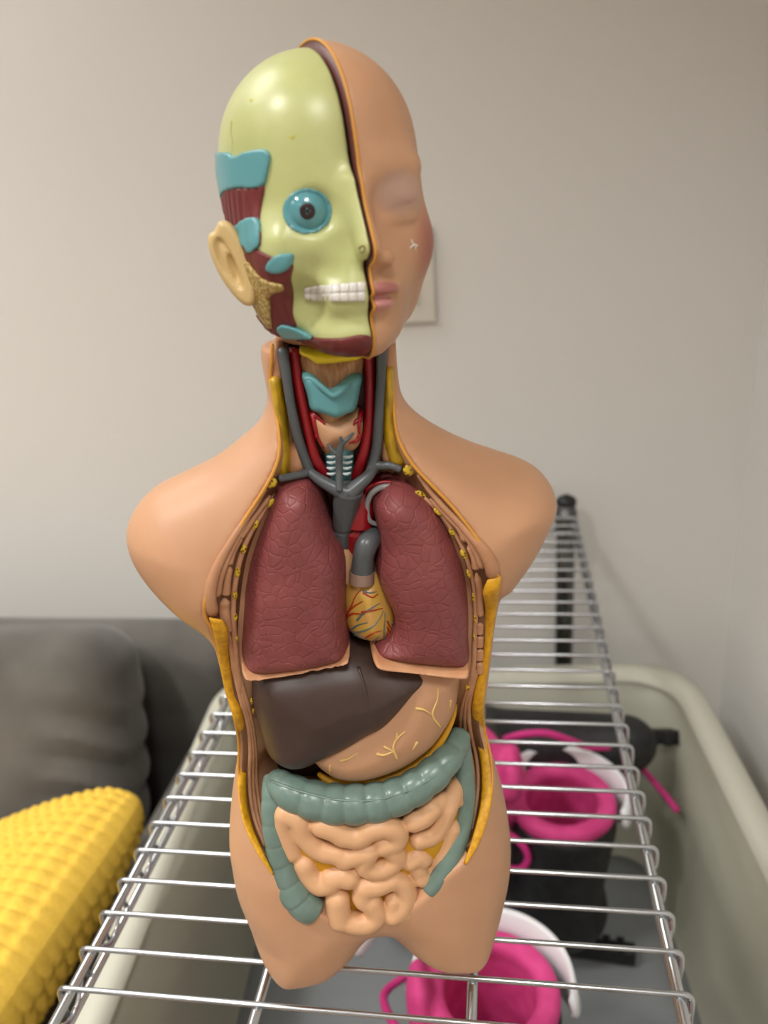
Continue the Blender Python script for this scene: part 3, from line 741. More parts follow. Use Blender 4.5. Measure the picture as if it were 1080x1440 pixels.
# three brown muscle strips down each flank
def flank(o, i, ts, name='belly_muscle'):
    A = spline(np.array(o, float), 40); B = spline(np.array(i, float), 40)
    for t, r in ts:
        P = on_cham(A * (1 - t) + B * t, 1.2)
        Geo().add(*tube(P, r, 10, .8)).build(name, M_musc, torso)
FL_O = [(326,935),(338,985),(348,1020),(351,1055),(349,1085),(350,1120),(357,1155),(371,1188)]
FL_I = [(338,950),(350,990),(357,1025),(361,1060),(362,1095),(367,1130),(372,1160),(380,1195)]
FR_O = [(672,940),(662,990),(663,1025),(672,1062),(675,1098),(671,1134),(664,1165)]
FR_I = [(662,955),(648,995),(645,1030),(652,1066),(656,1100),(657,1136),(655,1165)]
flank(FL_O, FL_I, [(.12, 1.1), (.45, 1.2), (.8, 1.2)]); flank(FR_O, FR_I, [(.12, 1.1), (.45, 1.2), (.8, 1.2)])

# cut rib ends
ribs = [(c4(430,165), 6.2, 5.0, 35), (c4(572,186), 6.8, 2.0, 3), (c4(425,285), 6.0, 2.8, 55), (c4(335,415), 5.6, 2.8, 60), (c4(265,560), 5.6, 3.0, 70), (c4(228,697), 6, 3.0, 82), (c4(212,830), 6, 2.7, 90), (c4(215,965), 5.6, 2.3, 90), (c4(224,1090), 4.8, 1.5, 92),
        (c5(65,90), 6.6, 5.6, -20), (c5(8,157), 6.6, 3.3, -8), (c5(135,235), 7.2, 3.0, -38), (c5(236,340), 6.2, 2.4, -48), (c5(322,462), 6.0, 2.6, -62), (c5(390,590), 6.4, 3.0, -68), (c5(420,705), 5.8, 2.4, -80), (c5(447,845), 5.6, 1.9, -86), (c5(455,975), 5.2, 1.4, -90), (c5(450,1085), 4.6, 1.2, -90), (c5(415,1385), 5.4, 2.2, -85),
        ((354,985), 4.8, 1.7, 80), ((356,1000), 3.8, 1.4, 80)]
for (px, py), a, b, ang in ribs:
    p = on_cham([(px, py)], 2.4)[0]; sc = .42 * .55 * 1.0
    bm = bmesh.new(); bmesh.ops.create_uvsphere(bm, u_segments=20, v_segments=12, radius=1)
    V = np.array([v.co[:] for v in bm.verts]); bm.verts.ensure_lookup_table(); F = [tuple(v.index for v in f.verts) for f in bm.faces]; bm.free()
    V = V * np.array([a * .40, 1.0, b * .44]); an = math.radians(ang)
    V = np.stack([V[:, 0] * math.cos(an) - V[:, 2] * math.sin(an), V[:, 1], V[:, 0] * math.sin(an) + V[:, 2] * math.cos(an)], 1) + p
    Geo().add(V, F).build('rib', M_rib, torso)

# --- lungs
VL = -30.0
LUNG_R = [(385,705),(395,693),(411,688),(430,688),(441,697),(449,709),(456,730),(464,755),(471,772),(481,786),(487,807),(487,840),(487,873),(489,907),(491,936),(470,945),(440,952),(407,957),(370,960),(343,955),(336,936),(337,900),(339,865),(343,832),(352,790),(366,752)]
LUNG_L = [(537,706),(546,696),(560,692),(578,695),(599,707),(619,727),(637,757),(651,790),(661,827),(665,873),(665,915),(664,948),(632,950),(603,948),(570,944),(538,938),(526,938),(530,922),(543,912),(552,905),(557,894),(556,880),(547,861),(537,838),(532,815),(535,795),(537,773),(532,748),(528,722)]
def lung_front(side):
    # a broad front facet with a bevelled flank on the outer side
    def f(F, X, Y, Z): return F
    return f
def lung(P, side):
    Q = spline(uws(P, VL), 140, True)
    return inflate('lung', Q, 4, 38, 14, 11, M_lung, torso, .8, .10, 2)
lr = lung(LUNG_R, -1); ll = lung(LUNG_L, 1)
LIP_R = [(334,944),(345,951),(370,955),(407,952),(440,947),(470,940),(490,931),(494,934),(493,941),(470,949),(440,955),(407,961),(370,965),(345,964),(336,955)]
LIP_L = [(525,932),(530,931),(540,934),(570,939),(603,943),(632,945),(662,944),(665,944),(662,960),(640,961),(603,957),(570,953),(541,950),(528,946),(523,939)]
for P, par in ((LIP_R, lr), (LIP_L, ll)):
    inflate('lung_base', spline(uws(P, VL - 4), 80, True), 4, 38.6, 14, 3.0, M_lip, par, .7, 0, 1, grow=0)
# fissure lines of the lungs
def groove_line(pts, v, r, name, m, par):
    q = uws(pts, v); P = spline(np.stack([q[:, 0], np.full(len(q), v), q[:, 1]], 1), 40)
    Geo().add(*tube(P, r, 6)).build(name, m, par)

# --- great vessels and heart
def vtube(pts, v, r, name, m, par=torso, n=40, seg=14, flat=1.0):
    v = np.full(len(pts), v, float) if np.isscalar(v) else np.asarray(v, float)
    P = np.array([(*uw(x, y, vv)[:1], vv, uw(x, y, vv)[1]) for (x, y), vv in zip(pts, v)])
    P = spline(P, n)
    if not np.isscalar(r): r = np.interp(np.linspace(0, 1, n), np.linspace(0, 1, len(r)), r)
    return P, tube(P, r, seg, flat)
def vbuild(name, m, pieces, par=torso):
    g = Geo()
    for V, F in pieces: g.add(V, F)
    return g.build(name, m, par)
T = lambda *a, **k: vtube(*a, '', None, **k)[1]
vbuild('vena_cava', M_vein, [T([(490,688),(486,712),(482,740)], [-20,-17,-14], [6.4,5.4,4.6]), T([(481,744),(480,765),(478,790)], [-13,-11,-8], [4.6,4.6,4.4])])
vbuild('brachiocephalic_vein', M_vein, [T([(436,664),(452,676),(470,686),(489,694)], [-16,-19,-21,-22], [2.0,2.4,2.9,4.0]), T([(528,654),(519,668),(506,680),(490,694)], [-15,-19,-21,-22], [2.1,2.4,2.9,4.0])])
vbuild('subclavian_vein', M_vein, [T([(394,673),(410,670),(424,667),(437,663)], [-22,-20,-18,-15], [1.6,1.6,1.7,2.0])])
vbuild('subclavian_vein', M_vein, [T([(563,660),(550,655),(538,655),(527,654)], [-20,-19,-17,-15], [1.5,1.6,1.8,2.0])])
vbuild('jugular_vein', M_vein, [T([(397,492),(403,530),(409,570),(419,615),(430,648),(438,668)], [-16,-17,-17,-16,-15,-15], [2.3,2.0,1.9,2.0,2.1,2.2])])
vbuild('jugular_vein', M_vein, [T([(537,490),(536,530),(533,580),(531,620),(527,645),(522,662)], [-16,-17,-17,-16,-15,-16], [2.2,2.0,1.9,2.1,2.2,2.3])])
vbuild('thyroid_vein', M_vein, [T([(477,690),(477,660),(477,640),(481,622)], [-25,-22,-23,-24], [1.5,1.5,1.5,1.2]), T([(477,640),(468,634),(461,624)], [-23,-23,-22], [1.2,.9,.5]), T([(480,624),(488,618),(497,609)], [-24,-24,-22], [1.1,.9,.5]), T([(480,626),(479,614)], [-24,-25], [1.0,.5])])
vbuild('carotid_artery', M_art, [T([(413,492),(420,540),(430,590),(442,640),(455,665),(463,682)], [-12,-14,-14,-14,-12,-10], [2.2,2.0,1.9,1.9,2.2,2.6])])
vbuild('carotid_artery', M_art, [T([(519,492),(520,540),(519,590),(513,630),(504,660),(498,672)], [-12,-14,-14,-14,-12,-10], [2.0,1.9,1.9,2.0,2.1,2.2])])
vbuild('aorta', M_art, [T([(513,690),(506,712),(503,738)], [-10,-12,-12], [4.5,6.2,6.6]), T([(502,743),(501,765),(499,790)], [-11,-9,-6], [6.6,6.4,6])])
# subclavian arch above the left lung: red bed with a pale cut rim
RB = [(517,728),(514,712),(517,697),(526,687),(541,682),(560,683),(585,692),(610,708),(625,730),(600,740),(555,740),(530,738)]
inflate('subclavian_artery', spline(uws(RB, -15), 80, True), -4, 9, 8, 6, M_artd, torso, .8, 0, 1)
vbuild('artery_wall', M_grey, [T([(530,738),(519,731),(516,714),(520,698),(530,688),(545,684),(564,687),(586,697)], [-15,-16,-16,-17,-18,-18,-18,-17], [.9,1.2,1.3,1.3,1.3,1.3,1.2,.7])])
vbuild('artery_wall', M_art, [T([(512,700),(516,690),(526,682),(542,678),(564,681),(590,691)], [-14,-15,-16,-16,-16,-15], [.8,.9,.9,.9,.8,.6])])
vbuild('pulmonary_artery', M_vein, [T([(534,752),(523,757),(515,768),(511,784),(509,806)], [-8,-16,-20,-20,-19], [4.6,4.8,4.9,4.8,5.3])])
vbuild('vessel_cuff', mat('vessel_cuff_tan', (150, 122, 104), .45), [T([(509,803),(508.5,818)], [-19,-19], [5.5,5.7])])
inflate('lung_root', spline(uws([(466,766),(480,768),(492,776),(498,788),(497,802),(492,816),(486,822),(478,800)], -14), 60, True), -8, 9, 6, 4, M_tan, torso, .7, 0, 1)
inflate('lung_root', spline(uws([(529,786),(536,779),(545,790),(545,815),(532,817),(528,800)], -14), 60, True), -8, 8, 6, 3, M_tan, torso, .7, 0, 1)
M_heart = mat('heart_yellow', (206, 160, 84), .35, build=noise_tint(90, .28, (200, 146, 92), (214, 176, 60)))
HEART = [(497,817),(512,818),(530,817),(540,826),(550,845),(556,862),(557,885),(552,900),(543,909),(525,911),(508,908),(495,900),(488,885),(486,862),(488,838)]
heart = inflate('heart', spline(uws(HEART, -22), 80, True), -6, 21, 12, 20, M_heart, torso, .7, .25, 2)
# painted coronary vessels, slightly raised
def bvh_of(o):
    dg = [tuple(v.co) for v in o.data.vertices]; fs = [tuple(p.vertices) for p in o.data.polygons]
    return BVHTree.FromPolygons([Vector(d) * 1000 for d in dg], fs)
def cast(bvh, px, py):
    o, d = loc_ray(px, py); h = bvh.ray_cast(Vector(o), Vector(d)); return None if h[0] is None else (np.array(h[0]), np.array(h[1]))
def on_mesh(bvh, pts, n=24, lift=0.1):
    q = spline(np.array(pts, float), n); out = []
    for x, y in q:
        h = cast(bvh, x, y)
        if h: out.append(h[0] + h[1] * lift)
    return np.array(out)
def vessels(o, lines, r, name, m, conv=lambda x, y: (x, y), lift=.1, par=None, flat=1):
    b = bvh_of(o); g = Geo(); k = 0
    for L in lines:
        P = on_mesh(b, [conv(*p) for p in L], 22, lift)
        if len(P) < 4: continue
        g.add(*tube(P, np.linspace(r, r * .35, len(P)), 7)); k += 1
    if k: return g.build(name, m, par or o)
c3 = lambda x, y: (440 + x / 4.8, 640 + y / 4.8)
vessels(heart, [[(230,1080),(260,1020),(290,950),(330,905)], [(235,1060),(280,1020),(340,985)], [(230,1095),(270,1070),(350,1075)], [(330,1060),(400,1050),(470,1035)], [(360,1230),(410,1200),(460,1185)], [(340,930),(400,960),(440,935)], [(500,1120),(520,1160),(550,1180)], [(500,1160),(520,1200),(545,1215)], [(270,1240),(330,1270),(390,1280)], [(500,1285),(498,1240),(500,1190)]], .55, 'coronary_artery', mat('coronary_red', (176, 56, 28), .4), c3)
vessels(heart, [[(300,1115),(340,1070),(400,1030),(450,1000)], [(240,1195),(300,1150),(370,1130)], [(245,1200),(330,1190),(400,1160),(450,1100),(475,1050)], [(250,1205),(330,1225),(400,1260),(450,1255)], [(478,1280),(480,1180),(485,1060)], [(340,920),(390,930),(430,920)], [(400,1265),(450,1220)], [(530,1130),(548,1180),(552,1230)]], .55, 'coronary_vein', mat('coronary_grey', (96, 112, 112), .4), c3)

# --- belly organs
LIVER = [(470,936),(505,934),(535,940),(600,950),(612,962),(603,972),(590,985),(575,1003),(562,1017),(550,1028),(540,1035),(519,1045),(495,1060),(473,1071),(450,1081),(437,1088),(422,1092),(405,1092),(388,1085),(376,1073),(367,1045),(361,1022),(357,998),(358,965),(375,950),(420,945)]
liver = inflate('liver', spline(uws(LIVER, -28), 150, True), 0, 36, 16, 18, M_liver, torso, .9, .25, 3, grow=2.6)
vessels(liver, [[(504,938),(514,970),(519,1005),(519,1040)]], .9, 'falciform_ligament', M_liver, lift=-.3)
STOM = [(580,940),(645,950),(645,966),(642,990),(638,1008),(632,1022),(622,1038),(610,1054),(594,1068),(575,1081),(557,1090),(535,1098),(515,1103),(490,1104),(470,1100),(457,1092),(447,1083),(440,1070),(470,1040),(520,1010)]
stomach = inflate('stomach', spline(uws(STOM, -24), 130, True), -2, 29, 14, 18, M_stom, torso, .9, .2, 3, grow=3)
c2 = lambda x, y: (340 + x / 3.0, 920 + y / 3.0)
vessels(stomach, [[(655,440),(640,395),(652,360),(690,325)], [(570,420),(600,425),(640,410)], [(600,390),(630,405),(645,420)], [(655,355),(655,330)], [(835,305),(805,255),(825,190),(828,140)], [(735,228),(770,235),(800,255)], [(415,450),(450,440),(490,415)], [(372,465),(370,500)], [(740,370),(722,402)], [(880,195),(878,225)]], .75, 'gastric_vein', M_svein, c2)
vbuild('omentum', M_mes, [T([(448,1088),(465,1099),(490,1104),(516,1103),(540,1097),(560,1089),(590,1072),(612,1053),(628,1029),(638,1006),(641,990)], [-14,-17,-18,-18,-18,-18,-18,-17,-16,-14,-12], [1.2,2.6,2.9,2.9,2.8,2.5,2.4,2.2,1.8,1.4,.8])], stomach)

# large intestine: haustrated tubes
def haustra(pts, v, r, nh, amp, par=torso, n=120, seg=20, phase=0):
    v = np.asarray(v, float); P = np.array([(*uw(x, y, vv)[:1], vv, uw(x, y, vv)[1]) for (x, y), vv in zip(pts, v)])
    P = spline(P, n); t = np.linspace(0, 1, n); rr = np.interp(t, np.linspace(0, 1, len(r)), r)
    rr = rr * (1 - amp + amp * np.abs(np.sin(np.pi * (nh * t + phase))) ** .5)
    return tube(P, rr, seg)
LI = Geo()
LI.add(*haustra([(384,1092),(383,1120),(384,1160),(392,1200),(406,1240),(424,1268),(442,1282)], [-14,-22,-27,-30,-33,-36,-37], [5.0,5.6,5.6,6.0,7.0,8.2,7.2], 7, .08))
LI.add(*haustra([(386,1096),(402,1110),(430,1122),(465,1130),(500,1131),(535,1127),(568,1116),(598,1098),(622,1076),(640,1052),(648,1030)], [-14,-23,-27,-29,-30,-30,-29,-27,-23,-16,-9], [6,8.6,9.4,9.8,9.8,9.6,9.2,8.8,8.2,7,5.4], 11, .13))
LI.add(*haustra([(646,1035),(652,1075),(656,1120),(651,1160),(638,1200),(622,1228),(604,1252)], [-10,-16,-22,-27,-32,-35,-36], [5.0,4.8,4.6,4.6,4.8,5.0,4.4], 7, .05))
LI.add(*haustra([(668,1125),(667,1150),(662,1178)], [-2,-3,-4], [3.2,3.6,2.6], 2, .05))
large = LI.build('large_intestine', M_colon, torso)
vessels(large, [[(380,1098),(420,1112),(470,1124),(520,1126),(570,1114),(610,1092),(640,1060)]], .9, 'taenia_band', M_colon, lift=-.2)

# small intestine: coiled tube, smooth creases, over a yellow mesentery
c1 = lambda x, y: (360 + x / 3.484, 1090 + y / 3.484)
COILS = [([(140,190),(138,250),(158,315),(180,372)], 45), ([(150,185),(210,220),(235,290),(290,350),(335,372)], 45), ([(340,372),(400,385),(440,400)], 44), ([(430,405),(500,385),(548,372)], 46),
 ([(325,245),(375,262),(425,288)], 48), ([(425,290),(500,300),(550,270)], 48), ([(560,262),(630,250),(685,272),(682,318),(625,338)], 48),
 ([(552,372),(530,430),(570,458),(640,448),(688,400),(668,362)], 45), ([(238,430),(262,480),(310,528),(362,522)], 50), ([(370,500),(420,490),(452,498)], 50),
 ([(400,605),(405,660),(412,700)], 52), ([(412,700),(480,722),(550,720),(588,680),(562,620)], 46), ([(562,620),(525,600),(530,548)], 46), ([(530,545),(600,535),(668,502)], 46), ([(668,502),(712,525),(738,585),(715,640),(672,680)], 46), ([(675,610),(680,665),(740,665),(790,620)], 38),
 ([(772,225),(820,205),(862,160)], 44), ([(800,312),(862,292),(905,240),(930,180),(958,110),(982,40)], 42), ([(955,255),(938,315),(915,375)], 46), ([(910,380),(890,440),(855,495),(812,492)], 46), ([(812,490),(792,450)], 42), ([(755,415),(790,392),(815,405)], 44), ([(992,130),(988,60)], 24), ([(880,165),(905,120)], 34)]
def v_belly(px, py):
    return -34.5 + .0005 * (px - 515) ** 2 + .04 * max(0, 1138 - py) ** 1.5 - .05 * max(0, py - 1225)
MMPX = uw(516, 1200, -30)[0] - uw(515, 1200, -30)[0]
segs = []
for pts, r in COILS:
    Q = spline(np.array(pts, float), max(4, 3 * len(pts)))
    P = []
    for x, y in Q:
        px, py = c1(x, y); v = v_belly(px, py); q = uw(px, py, v); P.append((q[0], v, q[1]))
    segs.append((np.array(P), r / 3.484 * MMPX * 1.2))
allp = np.vstack([s[0] for s in segs])
lo = allp.min(0) - 9; hi = allp.max(0) + 9
def small_fn(X, Y, Z):
    tot = None
    for P, r in segs:
        f = None
        for a, b in zip(P[:-1], P[1:]):
            c = capsule(X, Y, Z, a, b, r); f = c if f is None else np.minimum(f, c)
        tot = f if tot is None else smin(tot, f, .8)
    return tot
small = implicit('small_intestine', small_fn, lo, hi, .8, M_small, torso, 1)
MES = [(388,1146),(420,1150),(500,1150),(580,1140),(640,1100),(650,1130),(640,1180),(610,1230),(590,1270),(560,1290),(520,1302),(480,1298),(460,1280),(450,1250),(425,1225),(405,1190),(388,1160)]
inflate('mesentery', spline(uws(MES, -22), 90, True), -2, 33, 16, 14, M_mes, small, 1.1, .15, 3, mod=lambda F, X, Y, Z: F)
inflate('pelvic_floor', spline(uws([(400,1225),(420,1262),(450,1285),(500,1298),(560,1292),(610,1262),(650,1205),(600,1190),(450,1200)], -18), 60, True), 2, 20, 14, 14, M_skin, torso, 1.4, 0, 2)

# --- neck organs
inflate('neck_muscle', spline(uws([(405,488),(545,484),(545,560),(535,640),(500,690),(465,690),(425,640),(408,560)], -8), 60, True), 4, 12, 12, 12, mat('neck_deep_red', (96, 38, 30), .5), torso, 1.0, 0, 2)
M_striate = mat('throat_striated_tan', (176, 128, 84), .5, build=noise_tint(700, .2, (150, 104, 66), (190, 142, 98), .2, (1, 1, .12)))
inflate('throat_membrane', spline(uws([(427,498),(505,495),(509,530),(503,560),(487,590),(468,640),(455,640),(443,600),(432,560),(426,530)], -18), 60, True), -4, 16, 10, 14, M_striate, torso, .8, .1, 2)
LAR = [(426,533),(434,530),(441,532),(450,540),(461,549),(470,548),(480,541),(492,531),(500,530),(508,535),(505,550),(501,572),(496,580),(484,584),(472,588),(458,584),(447,581),(438,578),(434,560)]
def lar_mod(F, X, Y, Z):
    cx_ = uw(471, 555, -20)[0]
    return F + .0 * X + .10 * np.abs(X - cx_) - 1.2
larynx = inflate('larynx', spline(uws(LAR, -22), 90, True), -10, 14.5, 10, 3.5, M_larynx, torso, .7, .0, 1, tilt=lambda X, Z: .22 * np.abs(X - uw(471, 555, -20)[0]))
vbuild('larynx_edge', M_larynx, [T([(429,533),(438,533),(450,542),(462,552),(471,556),(482,549),(493,537),(503,533)], [-20,-21,-23,-24.5,-25.2,-24.5,-22,-19], [1.0,1.2,1.2,1.2,1.3,1.2,1.1,.9])], larynx)
THY = [(441,585),(455,590),(472,594),(490,590),(503,583),(509,595),(508,615),(503,632),(492,638),(478,632),(466,637),(455,635),(446,620),(440,600)]
thy = inflate('thyroid_gland', spline(uws(THY, -20), 80, True), -8, 13, 9, 8, M_thy, torso, .7, .1, 2)
vessels(thy, [[(440,582),(444,600),(448,615),(456,630)], [(441,583),(450,590),(457,597)], [(447,612),(443,622)], [(507,578),(504,595),(505,615)], [(505,612),(500,620),(491,623)], [(506,590),(501,592),(497,598)]], 1.25, 'thyroid_artery', M_art, lift=.2)
tr = vbuild('trachea', M_larynx, [T([(476,615),(477,640),(478,665),(478,682)], [-9,-9,-8,-7], [6.6,6.4,6.2,6])])
g = Geo()
for k in range(4):
    y = 643 + 8 * k
    for x0, x1 in ((460, 473), (482, 496 - k)):
        g.add(*T([(x0, y - 1), ((x0 + x1) / 2, y), (x1, y - 2)], [-14.5, -15.6, -15], [.45, .75, .5], n=8, seg=8))
g.build('trachea_ring', M_white, tr)
HY = [(422,497),(440,495),(470,496),(500,494),(511,493),(510,501),(500,506),(485,508),(468,510),(450,511),(443,510),(436,504)]
inflate('hyoid', spline(uws(HY, -22), 60, True), -10, 15, 14, 3, M_hyoid, torso, .7, 0, 1)
NF_L = [(380,535),(392,532),(396,560),(402,600),(406,640),(405,668),(396,672),(390,668),(378,668),(388,640),(391,620),(388,590),(384,560)]
NF_R = [(540,522),(552,518),(553,545),(553,575),(556,605),(563,628),(572,645),(566,655),(553,656),(545,640),(541,610),(540,570)]
for P in (NF_L, NF_R):
    inflate('neck_fat', spline(uws(P, -15), 80, True), -6, 12, 10, 4, M_neckfat, torso, .7, 0, 1)
for P in ([(384,488),(395,492),(399,530),(394,536),(383,536)], [(541,490),(552,486),(552,520),(541,524)], [(408,640),(420,625),(430,655),(424,668),(408,668)], [(542,615),(551,625),(560,650),(545,655),(538,645)]):
    inflate('neck_muscle_end', spline(uws(P, -15), 60, True), -6, 9.5, 10, 4, M_musc, torso, .7, 0, 1)
# ================================================================== HEAD of the model
HB_ = math.radians(18)
hc = uw(455, 290, 0); HC = np.array([hc[0], -2.0, hc[1]])
cb, sb = math.cos(HB_), math.sin(HB_)
def to_head(P):                              # torso mm -> head (x to the viewer's right, y forward, z up)
    d = np.asarray(P) - HC; return np.stack([d[..., 0] * cb + d[..., 1] * sb, d[..., 0] * sb - d[..., 1] * cb, d[..., 2]], -1)
head = mesh_np('head', [(0, 0, 0)], [], None, torso); bpy.data.objects.remove(head)
HM = Matrix(((cb, sb, 0, HC[0] / 1000), (sb, -cb, 0, HC[1] / 1000), (0, 0, 1, HC[2] / 1000), (0, 0, 0, 1)))
# (the head axes are right-handed once y points forward and x is mirrored, so meshes are stored in torso axes)
def from_head(P):
    P = np.asarray(P, float); return np.stack([P[..., 0] * cb + P[..., 1] * sb, P[..., 0] * sb - P[..., 1] * cb, P[..., 2]], -1) + HC
def hz_ray(px, py):
    o, d = loc_ray(px, py); o = to_head(o); d = np.array([d[0] * cb + d[1] * sb, d[0] * sb - d[1] * cb, d[2]]); return o, d

def base_head(x, y, z):
    f = ellipsoid(x, y, z, (0, -7, 17), (37.0, 44.5, 38.5))
    f = smin(f, ellipsoid(x, y, z, (0, 2, 20), (34, 36, 33)), 6)
    f = smin(f, ellipsoid(x, y, z, (0, 12, -14), (33, 28, 41)), 14)
    f = smin(f, ellipsoid(x, y, z, (0, 25, -43), (16, 15, 11)), 12)
    ax = np.abs(x)
    f = smin(f, ellipsoid(ax, y, z, (24, 20, -15), (10, 12, 12)), 10)
    f = smin(f, ellipsoid(ax, y, z, (24, 3, -33), (8, 14, 14)), 12)
    f = smin(f, ellipsoid(ax, y, z, (25, -4, -8), (12.5, 22, 27)), 10)
    f = smin(f, ellipsoid(x, y, z, (0, 30, -28), (17, 14.5, 14)), 8)
    return f
def skin_head(x, y, z):
    f = base_head(x, y, z)
    f = smin(f, ellipsoid(np.abs(x), y, z, (12, 31, 11), (14, 6, 5)), 9)
    # nose
    f = smin(f, capsule(np.abs(x), y, z, (0, 39, 4), (0, 46.6, -15), 3.2, 4.2), 6)
    f = smin(f, ellipsoid(np.abs(x), y, z, (5.6, 44, -18), (4.0, 5, 3.8)), 2.5)
    f = smax(f, -ellipsoid(np.abs(x), y, z, (4.4, 46, -21.8), (2.0, 3.2, 1.6)), 1)
    # eye socket, closed lid
    f = smax(f, -ellipsoid(np.abs(x), y, z, (15.5, 46.5, 0), (10.5, 8.5, 7.5)), 7)
    f = smin(f, ellipsoid(np.abs(x), y, z, (15.8, 31.0, .8), (10.4, 8.2, 8.2)), 3.5)
    f = smax(f, -capsule(np.abs(x), y, z, (8, 41, -2.6), (24, 37.5, -1.6), .9), .9)
    f = smin(f, capsule(np.abs(x), y, z, (10, 37.0, -6.2), (21, 34.6, -5.6), 1.6), 2.2)
    # philtrum, lips, chin dimple
    f = smin(f, ellipsoid(np.abs(x), y, z, (3.8, 41.5, -28.6), (8.5, 4.6, 2.9)), 1.6)
    f = smin(f, ellipsoid(x, y, z, (0, 41.5, -33.6), (8.6, 4.8, 3.0)), 1.6)
    f = smax(f, -ellipsoid(x, y, z, (0, 47.5, -31.2), (11.5, 4.8, 1.15)), .7)
    f = smax(f, -capsule(np.abs(x), y, z, (0, 46.2, -31.1), (9.5, 42.6, -31.2), 1.25), .6)
    f = smax(f, -ellipsoid(x, y, z, (0, 49, -39.5), (9, 7, 3)), 4)
    f = smin(f, ellipsoid(x, y, z, (0, 34, -46), (9, 8, 7)), 5)
    # neck stub of the head
    f = smin(f, capsule(x, y, z, (0, -8, -20), (0, -9, -54), 23, 22.5), 6)
    return smax(f, -54.5 - z - .10 * (y - 40), 1.5)
def skull_head(x, y, z):
    k_ = np.clip((z + 12) / 34, 0, 1); y0_ = y; y = y + 3.2 * k_ * k_ * (3 - 2 * k_)
    f = base_head(x, y, z) + 1.9
    y = y0_ + 0 * z
    f = smin(f, capsule(np.abs(x), y, z, (0, 37, 6), (0, 45.5, -14), 3.0, 4.2), 7)                     # nasal bones
    f = smax(f, -ellipsoid(np.abs(x), y, z, (5.0, 49.5, -20.5), (2.4, 5, 3.0)), 3)
    f = smax(f, -ellipsoid(np.abs(x), y, z, (17, 38.5, -1.2), (10.0, 9.5, 9.0)), 2.5)                      # orbit
    f = smin(f, capsule(np.abs(x), y, z, (25, 27, -11), (34.5, 8, -13), 3.0, 2.0), 4)                    # cheek arch
    f = smax(f, -ellipsoid(np.abs(x), y, z, (19, 41, -24), (9, 9, 8)), 6)                               # hollow under the cheek
    f = smin(f, ellipsoid(x, y, z, (0, 28, -31), (21.5, 15, 9)), 6)                                     # jaw arch with the teeth
    f = smax(f, -ellipsoid(np.abs(x), y, z, (21, 33, -33), (7.5, 10, 10)), 4)
    f = smin(f, ellipsoid(x, y, z, (0, 30, -44), (17, 14, 8)), 4)
    return f
LO, HI = (-46, -60, -66), (46, 62, 62)
def build_half(name, fn, h, m, parent, smooth=2, lo=LO, hi=HI):
    ax, (X, Y, Z) = grid(lo, hi, h)
    Fv = np.broadcast_to(fn(X, Y, Z), tuple(len(a) for a in ax))
    V, Q = surfnet(Fv, lo, h, smooth)
    return mesh_np(name, from_head(V), Q[:, ::-1].copy(), m, parent)
GAP = .55
def face_nodes(t, b):
    """make-up on the skin half: lid shadow, cheek blush, lips (placed round the features)"""
    v = N(t, 'ShaderNodeTexCoord').outputs['Object']
    base = skin_nodes(t, b); prev = b.inputs['Base Color'].links[0].from_socket
    def spot(c, r, rgb, amt, soft, rz=0):
        nonlocal prev
        P = from_head(np.array(c, float)) / 1000
        sub = N(t, 'ShaderNodeVectorMath', operation='SUBTRACT'); sub.inputs[1].default_value = P; t.links.new(v, sub.inputs[0])
        rot = N(t, 'ShaderNodeVectorRotate', rotation_type='Z_AXIS'); rot.inputs['Angle'].default_value = -HB_; t.links.new(sub.outputs[0], rot.inputs[0])
        mp = N(t, 'ShaderNodeVectorMath', operation='DIVIDE'); mp.inputs[1].default_value = tuple(k / 1000 for k in r); t.links.new(rot.outputs[0], mp.inputs[0])
        ln = N(t, 'ShaderNodeVectorMath', operation='LENGTH'); t.links.new(mp.outputs[0], ln.inputs[0])
        mr = N(t, 'ShaderNodeMapRange'); mr.interpolation_type = 'SMOOTHSTEP'
        mr.inputs[1].default_value = 1 - soft; mr.inputs[2].default_value = 1 + soft; mr.inputs[3].default_value = amt; mr.inputs[4].default_value = 0
        t.links.new(ln.outputs['Value'], mr.inputs[0])
        mx = N(t, 'ShaderNodeMix', data_type='RGBA'); t.links.new(mr.outputs[0], mx.inputs[0]); t.links.new(prev, mx.inputs[6]); mx.inputs[7].default_value = (*lin(rgb), 1)
        prev = mx.outputs[2]
    spot((16.5, 38, 2.5), (9.5, 12, 7.0), (184, 152, 138), .75, .35)
    spot((28.5, 24, -15), (8, 13, 11), (150, 66, 66), .72, .55)
    spot((3.5, 45, -28.6), (7.2, 8, 2.6), (172, 106, 104), .9, .22)
    spot((1.5, 45, -33.6), (7.6, 8, 2.9), (206, 142, 140), .95, .22)
    t.links.new(prev, b.inputs['Base Color'])
M_face = mat('face_skin', SKIN, .4, spec=.45, build=face_nodes, sss=.12)
head = build_half('head', lambda x, y, z: np.maximum(skin_head(x, y, z), GAP - x), .8, M_face, torso)
head['label'] = 'painted skin half of the head with closed eye'
M_bone = mat('skull_yellow_green', (196, 200, 136), .33, build=noise_tint(40, .3, (186, 190, 124), (204, 208, 146)))
def yellow_smudge(t, b): pass
skull = build_half('skull', lambda x, y, z: smax(skull_head(x, y, z), x + GAP, .8), .8, M_bone, head)
# lower back of the head and nape stays skin
nape = build_half('nape_skin', lambda x, y, z: np.maximum(np.maximum(smax(capsule(x, y, z, (0, -8, -20), (0, -9, -54), 23, 22.5), -54.5 - z - .10 * (y - 40), 1.5), x + GAP), z + 18), 1.0, M_skin, head)

